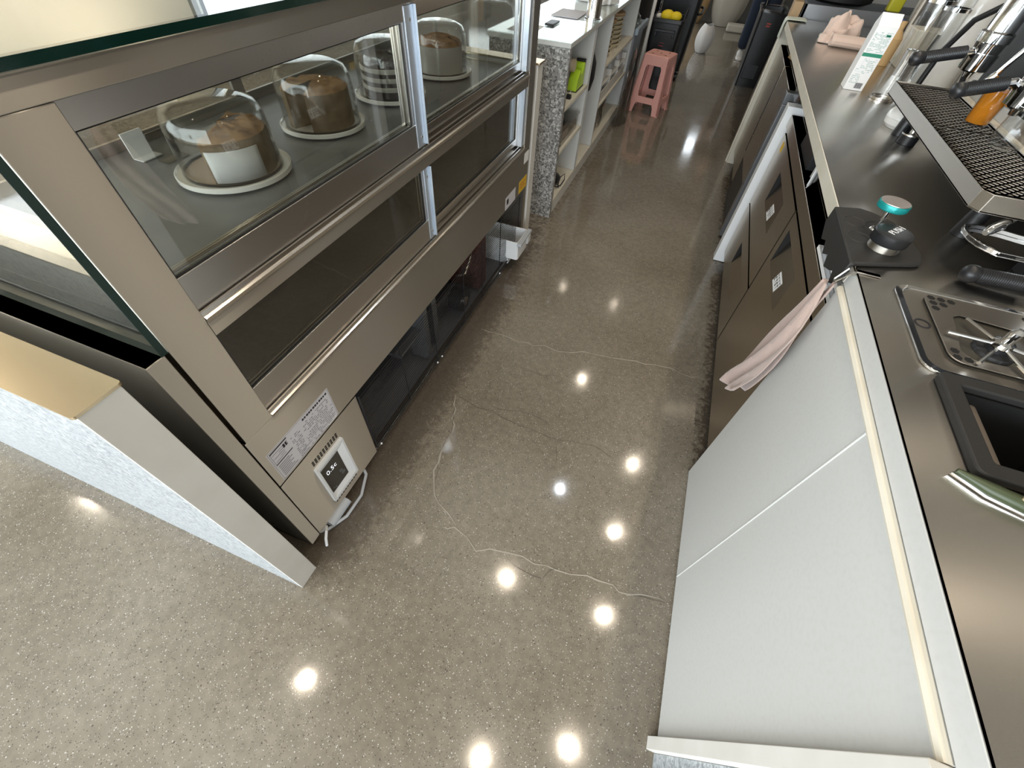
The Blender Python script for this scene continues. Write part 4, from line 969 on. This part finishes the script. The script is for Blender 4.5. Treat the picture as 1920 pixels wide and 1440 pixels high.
q(MB().box(-1.0345, XS, 2.5085, 4.60, .071, .089), 'bottom_board', 'cream')
q(MB().box(-1.03, XS - .004, 2.5085, 4.60, 0, .0705), 'plinth', 'board')
q(MB().box(-1.0345, -1.02, 3.0405, 3.0545, .09, .868), 'gap_filler', 'black_in')
def shelfbox(name, x0, x1, y0, y1, z0, z1, m, label, cat, bev=.004): return tag(MB().box(x0, x1, y0, y1, z0, z1).build(name, m, bevel=bev), label, cat)
shelfbox('black_box', -.98, -.76, 2.66, 3.015, .601, .83, 'black', 'black box standing on the top left shelf by the divider', 'box')
t = thing('tape_dispenser', (-.67, 2.86, .60), 'lime green tape dispenser on the top left shelf', 'dispenser')
MB().prism([(2.82, .604), (2.99, .604), (2.992, .70), (2.97, .72), (2.95, .715), (2.935, .675), (2.90, .672), (2.885, .70), (2.865, .69), (2.83, .66)], 'x', -.70, -.645).build('dispenser_body', 'lime', t, bevel=.004)
MB().box(-.703, -.642, 2.822, 2.988, .6005, .606).build('dispenser_base', 'black', t, bevel=.001)
MB().tube([(-.70, 2.975, .724), (-.645, 2.975, .724)], .010, 14).build('cutter_wheel', 'black', t)
MB().tube([(-.70, 2.845, .722), (-.675, 2.845, .722)], .030, 24).build('tape_roll', 'beige_pl', t)
shelfbox('black_pouch', -.76, -.70, 2.62, 2.76, .601, .77, 'rubber', 'black pouch leaning beside the lime dispenser', 'pouch', .012)
t = thing('binder_clip', (-.655, 2.70, .60), 'small black binder clip at the front of the top left shelf', 'clip')
MB().prism([(2.685, .6005), (2.715, .6005), (2.705, .622), (2.695, .622)], 'x', -.665, -.640).build('clip_body', 'black', t)
MB().tube([(-.66, 2.70, .622), (-.662, 2.705, .64), (-.648, 2.705, .64), (-.646, 2.70, .622)], .0012, 6).build('clip_wire', 'chrome', t)
t = thing('plastic_tub', (-.72, 2.74, .375), 'clear plastic tub on the middle left shelf', 'tub')
MB().box(-.80, -.64, 2.60, 2.96, .3755, .378).box(-.80, -.797, 2.60, 2.96, .378, .46).box(-.643, -.64, 2.60, 2.96, .378, .46).box(-.80, -.64, 2.60, 2.603, .378, .46).box(-.80, -.64, 2.957, 2.96, .378, .46).build('tub_walls', 'film', t)
MB().box(-.81, -.63, 2.59, 2.97, .4605, .468).build('tub_lid', 'film', t, bevel=.003)
shelfbox('white_packet', -.79, -.66, 2.62, 2.72, .379, .43, 'paper', 'white packet inside the clear tub', 'packet')
shelfbox('pink_packet', -.79, -.66, 2.74, 2.84, .379, .42, 'cloth_pale', 'pink packet inside the clear tub', 'packet')
tag(MB().ball((-.665, 2.64, .50), .030, 14, 0, (1, 1, .9)).build('black_ball', 'black'), 'round black knob shaped thing on the clear tub', 'knob')
t = thing('cabled_gadget', (-.70, 2.74, .09), 'black gadget with a looped cable on the bottom left shelf', 'gadget')
MB().ball((-.70, 2.75, .125), .05, 16, 0, (1, 1.3, .7)).build('gadget_body', 'black', t)
MB().tube([(-.68, 2.70, .105), (-.655, 2.69, .10), (-.635, 2.73, .10), (-.630, 2.80, .11), (-.642, 2.84, .13), (-.66, 2.80, .12), (-.655, 2.74, .10), (-.64, 2.70, .098)], .0035, 8).build('gadget_cable', 'black', t)
# the tall middle bay
bg = thing('black_bag', (-.66, 3.12, .45), 'black bag hanging in the narrow bay of the shelf unit', 'bag')
MB().grid([[(-.66 + .045 * math.cos(a) * w, 3.15 + .07 * math.sin(a) * w, z) for a in [k / 16 * 2 * math.pi for k in range(17)]] for z, w in ((.52, .1), (.54, .7), (.60, 1.0), (.68, .95), (.72, .6), (.74, .2))]).build('bag_body', 'black', bg, smooth=80)
MB().tube([(-.65, 3.11, .72), (-.645, 3.09, .78), (-.65, 3.085, .80), (-.65, 3.13, .78), (-.65, 3.18, .72)], .008, 8).build('bag_strap', 'dark_in', bg)
# right bay: stacked tubs, packets, bags
for i, (y, h, lab) in enumerate(((3.80, .20, 'left of the two'), (4.12, .20, 'right of the two'))):
    t = thing('tub_stack', (-.76, y, .595), lab + ' cream tub stacks on the top right shelf', 'tubs', 'cream tub stacks')
    mb = MB()
    for k in range(7): mb.lathe([(.085, .596 + k * .027), (.105, .617 + k * .027), (.108, .621 + k * .027), (.098, .622 + k * .027)], (-.76, y, 0), 28, cap=False)
    mb.build('tubs', 'basket', t)
    MB().lathe([(.001, .786), (.108, .786), (.108, .80), (.10, .803), (.001, .803)], (-.76, y, 0), 28).build('tub_lid', 'wood', t)
tag(MB().prism([(3.60, .596), (3.72, .596), (3.70, .74), (3.62, .75)], 'x', -.70, -.66).build('paper_packet', 'paper', bevel=.004), 'white paper packet leaning in front of the cream tubs', 'packet')
t = thing('cutlery_caddy', (-.74, 4.05, .35), 'grey divided caddy on the middle right shelf', 'caddy')
mb = MB(); mb.box(-.86, -.635, 3.60, 4.50, .3505, .355)
for y in (3.60, 3.90, 4.2, 4.495): mb.box(-.86, -.635, y, y + .005, .355, .50)
mb.box(-.64, -.635, 3.60, 4.50, .355, .42); mb.box(-.86, -.855, 3.6, 4.5, .355, .52); mb.box(-.86, -.635, 3.605, 4.495, .455, .460)
mb.build('caddy_frame', 'board', t, bevel=.001)
for y, z, m, lab in ((3.68, .462, 'paper', 'white packet at the left of the upper caddy tray'), (3.98, .462, 'grey_pl', 'grey packet in the middle of the upper caddy tray'), (4.28, .462, 'label', 'pale packet at the right of the upper caddy tray'), (3.67, .357, 'grey_pl', 'grey packet at the left of the lower caddy tray'), (4.00, .357, 'paper', 'white packet in the middle of the lower caddy tray')):
    tag(MB().prism(rbox(-.82, -.66, y, y + .16, .02), 'z', z, z + .06).build('small_packet', m, bevel=.012), lab, 'packet')
crumple('bin_bags', -.75, 4.00, .09, .09, .30, .16, 'film', 'crumpled clear plastic bags on the bottom right shelf', 5, 'bags')
crumple('wrapped_bag', -.555, 4.46, .0, .045, .16, .40, 'film', 'clear plastic wrap slumped against the end of the shelf unit', 8, 'bag')
# on the shelf top
t = thing('steel_canister', (-.655, 3.10, .893), 'tall shiny steel canister on the pale shelf top', 'canister')
MB().lathe([(.001, .8935), (.046, .8935), (.046, .8995), (.040, .9005), (.040, 1.15), (.042, 1.155), (.001, 1.156)], (-.672, 3.10, 0), 36).build('canister_body', 'chrome', t)
MB().lathe([(.047, .8936), (.048, .8936), (.048, .905), (.047, .905)], (-.672, 3.10, 0), 36, cap=False).build('base_ring', 'dome', t)
tag(MB().box(-.90, -.74, 3.02, 3.26, .8935, .898).build('menu_folder', 'label', bevel=.001), 'pale folder lying beside the steel canister', 'folder')
tag(MB().box(-.98, -.84, 2.53, 2.72, .8935, .8942).build('paper_sheet', 'paper'), 'single sheet of paper on the near end of the shelf top', 'paper')
tag(MB().box(-.85, -.80, 2.75, 2.87, .8935, .902).build('phone', 'black', bevel=.002), 'black phone lying on the shelf top behind the display case', 'phone')
crumple('white_cloth', -.72, 3.70, .8935, .06, .12, .06, 'bag', 'bundle of white bags on the far part of the shelf top', 21, 'bag')
tag(MB().box(-.92, -.80, 3.62, 3.95, .8935, .99).build('tissue_box', 'paper', bevel=.004), 'white tissue box on the far part of the shelf top', 'box')
# ------------------------------------------------------------------ pink stool
def stool():
    st = thing('step_stool', (-.382, 4.935, 0), 'pink plastic stool standing in the aisle', 'stool')
    ang = math.radians(-11.6); cA, sA = math.cos(ang), math.sin(ang)
    def T(x, y, z): return (-.382 + x * cA - y * sA, 4.935 + x * sA + y * cA, z)
    H = .452; TW = .118; BW = .158
    def w(z): return BW + (TW - BW) * z / H
    def side(k):
        """one wall of the stool: leg, leg, apron, lower rail, tall rounded opening; k = quarter turns"""
        mb = MB(); out = []
        prof = []
        def P(u, z): return (u * w(z), z)
        outer = [P(-1, 0), P(-.64, 0), P(-.60, .055), P(-.52, .085), P(.52, .085), P(.60, .055), P(.64, 0), P(1, 0), P(1, H - .004), P(-1, H - .004)]
        ozl, ozh = .135, .375
        hole = [P(-.52, ozl), P(-.58, ozl + .03), P(-.58, ozh - .02), P(-.50, ozh), P(.50, ozh), P(.58, ozh - .02), P(.58, ozl + .03), P(.52, ozl)]
        # split the ring into quads by hand: left post, right post, lower rail, apron
        A = [outer[0], outer[1], outer[2], outer[3], hole[0], hole[1], hole[2], hole[3], outer[9]]
        B = [outer[7], outer[6], outer[5], outer[4], hole[7], hole[6], hole[5], hole[4], outer[8]]
        lo = [outer[3], outer[4], hole[7], hole[0]]; hi = [hole[3], hole[4], outer[8], outer[9]]
        vs = []; fs = []
        def put(poly, flip=False):
            o = len(vs); n = len(poly)
            for dep in (0, .012):
                for (x, z) in poly:
                    y = -w(z) + dep; X, Y = x, y
                    for _ in range(k): X, Y = -Y, X
                    vs.append(T(X, Y, z))
            a = list(range(o, o + n)); c_ = list(range(o + n, o + 2 * n))
            if flip: a, c_ = a[::-1], c_[::-1]
            fs.append(tuple(a)); fs.append(tuple(c_[::-1]))
            for i in range(n): fs.append((a[i], c_[i], c_[(i + 1) % n], a[(i + 1) % n]))
        put(A); put(B, True); put(lo); put(hi)
        mb.add(vs, fs); return mb
    for k in range(4): side(k).build('stool_side', 'pink', st, bevel=.002, smooth=0)
    mb = MB(); r1 = rbox(-TW - .002, TW + .002, -TW - .002, TW + .002, .022, 5)
    r0 = rbox(-TW * 1.03, TW * 1.03, -TW * 1.03, TW * 1.03, .014, 5); n = len(r1)
    mb.add([T(x, y, H - .03) for x, y in r0] + [T(x, y, H - .006) for x, y in r1] + [T(x * .95, y * .95, H) for x, y in r1] + [T(x * .9, y * .9, H - .001) for x, y in r1],
           [(i, (i + 1) % n, n + (i + 1) % n, n + i) for i in range(n)] + [(n + i, n + (i + 1) % n, 2 * n + (i + 1) % n, 2 * n + i) for i in range(n)] + [(2 * n + i, 2 * n + (i + 1) % n, 3 * n + (i + 1) % n, 3 * n + i) for i in range(n)] + [tuple(range(3 * n, 4 * n))])
    mb.build('seat', 'pink', st)
    mb = MB()
    for (x, y) in ((0, 0), (.06, .06), (-.06, .06), (.06, -.06), (-.06, -.06)):
        mb.add([T(x + .011 * math.cos(a), y + .011 * math.sin(a), H - .0004) for a in [i / 12 * 2 * math.pi for i in range(12)]], [tuple(range(12))])
    mb.build('drain_holes', 'fin', st)
    for sx in (-1, 1):
        for sy in (-1, 1):
            mb = MB(); mb.prism([(BW * sx - sx * .058, BW * sy - sy * .004), (BW * sx + sx * .006, BW * sy + sy * .006), (BW * sx - sx * .004, BW * sy - sy * .058), (BW * sx - sx * .016, BW * sy - sy * .016)], 'z', 0, .006)
            mb.v = [T(*v) for v in mb.v]; mb.build('foot', 'pink', st, bevel=.001)
stool()

# ------------------------------------------------------------------ bins and bags at the far end
def tapered(mb, x0, x1, y0, y1, z0, z1, k, r=.03, m=0, wall=.006):
    a = rbox(x0, x1, y0, y1, r, 4); cx, cy = (x0 + x1) / 2, (y0 + y1) / 2; n = len(a)
    lo = [(cx + (x - cx) * k, cy + (y - cy) * k) for x, y in a]; inn = [(cx + (x - cx) * .93, cy + (y - cy) * .93) for x, y in a]; inl = [(cx + (x - cx) * k * .93, cy + (y - cy) * k * .93) for x, y in a]
    mb.add([(*p, z0) for p in lo] + [(*p, z1) for p in a] + [(*p, z1) for p in inn] + [(*p, z0 + .02) for p in inl],
           [tuple(range(n - 1, -1, -1))] + [(j * n + i, j * n + (i + 1) % n, (j + 1) * n + (i + 1) % n, (j + 1) * n + i) for j in range(3) for i in range(n)] + [tuple(range(3 * n, 4 * n))], m)
    return mb
ct = thing('rubbish_caddy', (-.43, 5.48, 0), 'black wheeled bin with yellow gloves on top behind the stool', 'bin')
tapered(MB(), -.575, -.292, 5.33, 5.70, .06, .615, .86).build('bin_body', 'black', ct, smooth=40)
ring(MB(), rbox(-.585, -.282, 5.32, 5.71, .03, 4), rbox(-.562, -.305, 5.342, 5.688, .026, 4), .600, .632).build('bin_rim', 'black', ct, bevel=.004)
MB().box(-.53, -.34, 5.315, 5.345, .535, .555).box(-.53, -.51, 5.32, 5.36, .50, .555).box(-.36, -.34, 5.32, 5.36, .50, .555).build('front_handle', 'black', ct, bevel=.004)
MB().tube([(-.30, 5.42, .62), (-.285, 5.44, .70), (-.285, 5.60, .70), (-.30, 5.62, .62)], .009, 10).build('side_handle', 'black', ct)
MB().box(-.460, -.415, 5.3375, 5.346, .452, .466).box(-.465, -.418, 5.3385, 5.347, .428, .440).build('badge', 'red', ct)
for x in (-.53, -.335): MB().tube([(x - .012, 5.56, .032), (x + .012, 5.56, .032)], .032, 18).build('wheel', 'black', ct)
for i, (x, y, r) in enumerate(((-.455, 5.42, .058), (-.375, 5.41, .050))):
    tag(MB().ball((x, y, .625 + .02), r, 16, 0, (1.1, .9, .75)).build('rubber_glove', 'yellow_cl'), ('larger left', 'smaller right')[i] + ' yellow rubber glove bundled on the black wheeled bin', 'glove', 'yellow gloves on the bin')
tag(MB().ball((-.535, 5.44, .63), .04, 14, 0, (.7, 1, .6)).build('grey_rag', 'board'), 'grey rag tucked beside the yellow gloves', 'rag')
tb = thing('tall_bin', (-.42, 6.30, 0), 'tall black bin with a steel rail standing behind the wheeled bin', 'bin')
tapered(MB(), -.68, -.20, 6.00, 6.62, .10, .95, .84, .04).build('bin_body', 'black', tb, smooth=40)
MB().tube([(-.60, 5.98, .30), (-.60, 5.98, 1.20), (-.60, 6.4, 1.24)], .022, 12).build('steel_rail', 'chrome', tb)
MB().tube([(-.205, 6.05, .60), (-.175, 6.10, .60), (-.175, 6.5, .60), (-.205, 6.55, .60)], .012, 8).build('side_handle', 'black', tb)
for x in (-.60, -.26):
    for y in (6.14, 6.48):
        w_ = MB().tube([(x - .015, y, .045), (x + .015, y, .045)], .045, 18).build('castor', 'black', tb)
        k = MB().box(x - .02, x + .02, y - .02, y + .02, .08, .105).build('castor_fork', 'steel_side', tb); k.parent = w_
gb = thing('recycling_bin', (-.66, 5.05, 0), 'blue grey bin lined with a clear bag between shelf unit and stool', 'bin')
tapered(MB(), -.88, -.625, 4.70, 5.22, .0, .62, .90, .02).build('bin_body', 'bluegrey', gb, smooth=40)
MB().box(-.628, -.600, 4.69, 5.24, .585, .632).build('bin_edge', 'bluegrey', gb, bevel=.004)
crumple('bin_liner', -.74, 4.90, .60, .12, .20, .09, 'film', 'clear bag bulging out of the blue grey bin', 31, 'bag')
tag(MB().box(-.60, -.575, 5.31, 5.345, 0, 1.10).build('grey_post', 'board', bevel=.002), 'slim pale grey post beside the black wheeled bin', 'post')
tag(MB().prism(rbox(-.95, -.70, 4.72, 5.15, .04), 'z', .66, .98).build('black_coat', 'black', bevel=.03), 'black bundle on top of the blue grey bin', 'bundle') if False else None
bs = thing('side_cabinet', (-.84, 5.7, 0), 'black side cabinet against the left behind the grey bin', 'cabinet')
MB().box(-1.25, -.72, 5.35, 6.30, 0, 1.05).build('cabinet_body', 'black', bs, bevel=.004)
MB().box(-.7195, -.715, 5.37, 5.80, .05, 1.0).build('cabinet_door', 'black', bs, bevel=.002)

def bagmesh(name, cx, cy, rx, ry, h, m, label, seed, cat='bag'):
    rnd = random.Random(seed); ph = [rnd.uniform(0, 6.28) for _ in range(5)]; rows = []
    for i in range(12):
        u = i / 11; rr = math.sin(math.pi * min(1, .12 + u * .80)) ** .55
        rows.append([(cx + rx * rr * math.cos(a) * (1 + .10 * math.sin(4 * a + ph[0]) + .06 * math.sin(9 * a + ph[1])), cy + ry * rr * math.sin(a) * (1 + .08 * math.sin(3 * a + ph[2])), .004 + h * u * (1 + .03 * math.sin(2 * a + ph[3]) * u)) for a in [j / 28 * 2 * math.pi for j in range(29)]])
    mb = MB().grid(rows); mb.add([rows[0][j] for j in range(28)], [tuple(range(27, -1, -1))])
    return tag(mb.build(name, m, smooth=70, sub=1), label, cat)
bagmesh('carrier_bag', -.085, 7.78, .115, .14, .30, 'bag', 'knotted white plastic bag on the floor by the tall black bin', 2)
bagmesh('woven_sack', .10, 10.02, .26, .20, .78, 'sack', 'big pale woven sack against the far wall, left of the two', 4, 'sack')
bagmesh('woven_sack', .70, 10.05, .24, .20, .80, 'sack', 'big pale woven sack against the far wall, right of the two', 6, 'sack')
bagmesh('woven_sack', -.42, 10.0, .20, .2, .70, 'kraft', 'brown sack in the left corner of the far wall', 9, 'sack')
tag(MB().prism(rbox(.18, .72, 9.52, 9.74, .03), 'z', .002, .10).build('floor_mat_bundle', 'sack', bevel=.02), 'low pale bundle on the floor before the sacks', 'bundle')

sb = thing('slim_bin', (.53, 6.50, 0), 'slim black bin lined with a dark bag near the far end of the counter', 'bin')
tapered(MB(), .405, .665, 6.33, 6.80, .0, .655, .86, .025).build('bin_body', 'black', sb, smooth=40)
MB().box(.455, .60, 6.3525, 6.37, .08, .47).build('front_panel', 'black', sb, bevel=.004)
MB().box(.505, .545, 6.334, 6.345, .560, .572).box(.500, .542, 6.335, 6.347, .540, .551).build('badge', 'red', sb)
mb = MB(); a = rbox(.395, .675, 6.32, 6.81, .03, 5); n = len(a)
rows = [[(p[0], p[1], z + .008 * math.sin(3 * i)) for i, p in enumerate(a + a[:1])] for z in (.645, .668)] + [[(.535 + (p[0] - .535) * .86, 6.565 + (p[1] - 6.565) * .9, z + .01 * math.sin(2 * i)) for i, p in enumerate(a + a[:1])] for z in (.672, .56)]
MB().grid(rows).build('bin_liner', 'film', sb)

# ------------------------------------------------------------------ person at the far end
def skin_mesh(name, verts, edges, radii, m, parent, sub=2):
    me = bpy.data.meshes.new(name); g = ORG[parent]; me.from_pydata([Vector(v) - g for v in verts], edges, []); o = bpy.data.objects.new(name, me); COL.objects.link(o); o.parent = parent
    me.materials.append(M[m]); s = o.modifiers.new('skin', 'SKIN')
    for i, r in enumerate(radii): me.skin_vertices[0].data[i].radius = (r, r) if not isinstance(r, tuple) else r
    me.skin_vertices[0].data[0].use_root = True; s.use_smooth_shade = True
    b_ = o.modifiers.new('sub', 'SUBSURF'); b_.levels = sub; b_.render_levels = sub; ORG[o] = g; return o
px, py = .52, 7.78
pe = thing('person', (px, py, 0), 'person in dark jeans and pale shoes standing behind the slim black bin', 'person')
def pv(x, y, z): return (px + x, py + y, z)
V = [pv(0, 0, .90), pv(0, 0, 1.08), pv(0, .01, 1.25), pv(0, .01, 1.36), pv(0, 0, 1.45), pv(0, -.02, 1.53), pv(0, -.01, 1.62),
     pv(-.085, 0, .84), pv(-.085, -.01, .48), pv(-.085, .02, .10), pv(.085, .02, .84), pv(.09, .01, .48), pv(.09, .05, .10),
     pv(-.17, .01, 1.34), pv(-.22, .02, 1.08), pv(-.20, -.12, .88), pv(.17, .01, 1.34), pv(.22, .02, 1.08), pv(.20, -.12, .88)]
Ed = [(0, 1), (1, 2), (2, 3), (3, 4), (4, 5), (5, 6), (0, 7), (7, 8), (8, 9), (0, 10), (10, 11), (11, 12), (3, 13), (13, 14), (14, 15), (3, 16), (16, 17), (17, 18)]
Rr = [.13, .115, .135, .11, .05, .075, .085, .088, .058, .038, .088, .058, .038, .05, .038, .028, .05, .038, .028]
skin_mesh('body', V, Ed, Rr, 'skin', pe)
skin_mesh('jeans', [pv(0, 0, .92), pv(-.085, 0, .83), pv(-.086, -.005, .48), pv(-.086, .018, .085), pv(.085, .02, .83), pv(.09, .012, .48), pv(.09, .05, .085)], [(0, 1), (1, 2), (2, 3), (0, 4), (4, 5), (5, 6)], [.145, .105, .085, .082, .105, .085, .082], 'denim', pe)
skin_mesh('shirt', [pv(0, 0, .95), pv(0, 0, 1.10), pv(0, .01, 1.26), pv(0, .01, 1.37), pv(-.17, .01, 1.33), pv(-.21, .02, 1.14), pv(.17, .01, 1.33), pv(.21, .02, 1.14)], [(0, 1), (1, 2), (2, 3), (3, 4), (4, 5), (3, 6), (6, 7)], [.15, .14, .15, .12, .066, .056, .066, .056], 'shirt', pe)
MB().ball(pv(0, .015, 1.60), .108, 18, 0, (1, 1.05, 1.05)).build('hair', 'hair', pe)
MB().ball(pv(0, -.105, 1.57), .014, 10, 0, (1, 1, 1.5)).build('nose', 'skin', pe)
for sx in (-1, 1):
    yy = .0 if sx < 0 else .03
    mb = MB(); rows = []
    for i in range(9):
        u = i / 8; wz = (.030, .042, .046, .046, .042, .042, .046, .044, .030)[i]; hz = (.02, .035, .045, .055, .075, .095, .10, .095, .06)[i]
        rows.append([(px + sx * .088 + wz * math.cos(a), py + yy - .16 + .25 * u, max(.002, hz / 2 + hz / 2 * math.sin(a))) for a in [k / 14 * 2 * math.pi for k in range(15)]])
    mb.grid(rows); mb.add(rows[0][:14], [tuple(range(14))]); mb.add(rows[-1][:14], [tuple(range(13, -1, -1))])
    mb.build('shoe', 'ceramic', pe, smooth=60, sub=1)
    hx = px + sx * .20
    for f in range(4):
        L = (.058, .066, .062, .048)[f]; x = hx - .024 + f * .016; y0 = py - .145
        skin_mesh('finger', [(x, y0, .85), (x, y0 - .012, .85 - L * .5), (x, y0 + .004, .85 - L)], [(0, 1), (1, 2)], [.009, .0085, .007], 'skin', pe, 1)
    skin_mesh('thumb', [(hx - sx * .03, py - .13, .87), (hx - sx * .045, py - .15, .845), (hx - sx * .042, py - .16, .82)], [(0, 1), (1, 2)], [.010, .0095, .008], 'skin', pe, 1)
    skin_mesh('palm', [(hx, py - .125, .885), (hx, py - .14, .85)], [(0, 1)], [(.030, .018), (.034, .016)], 'skin', pe, 1)
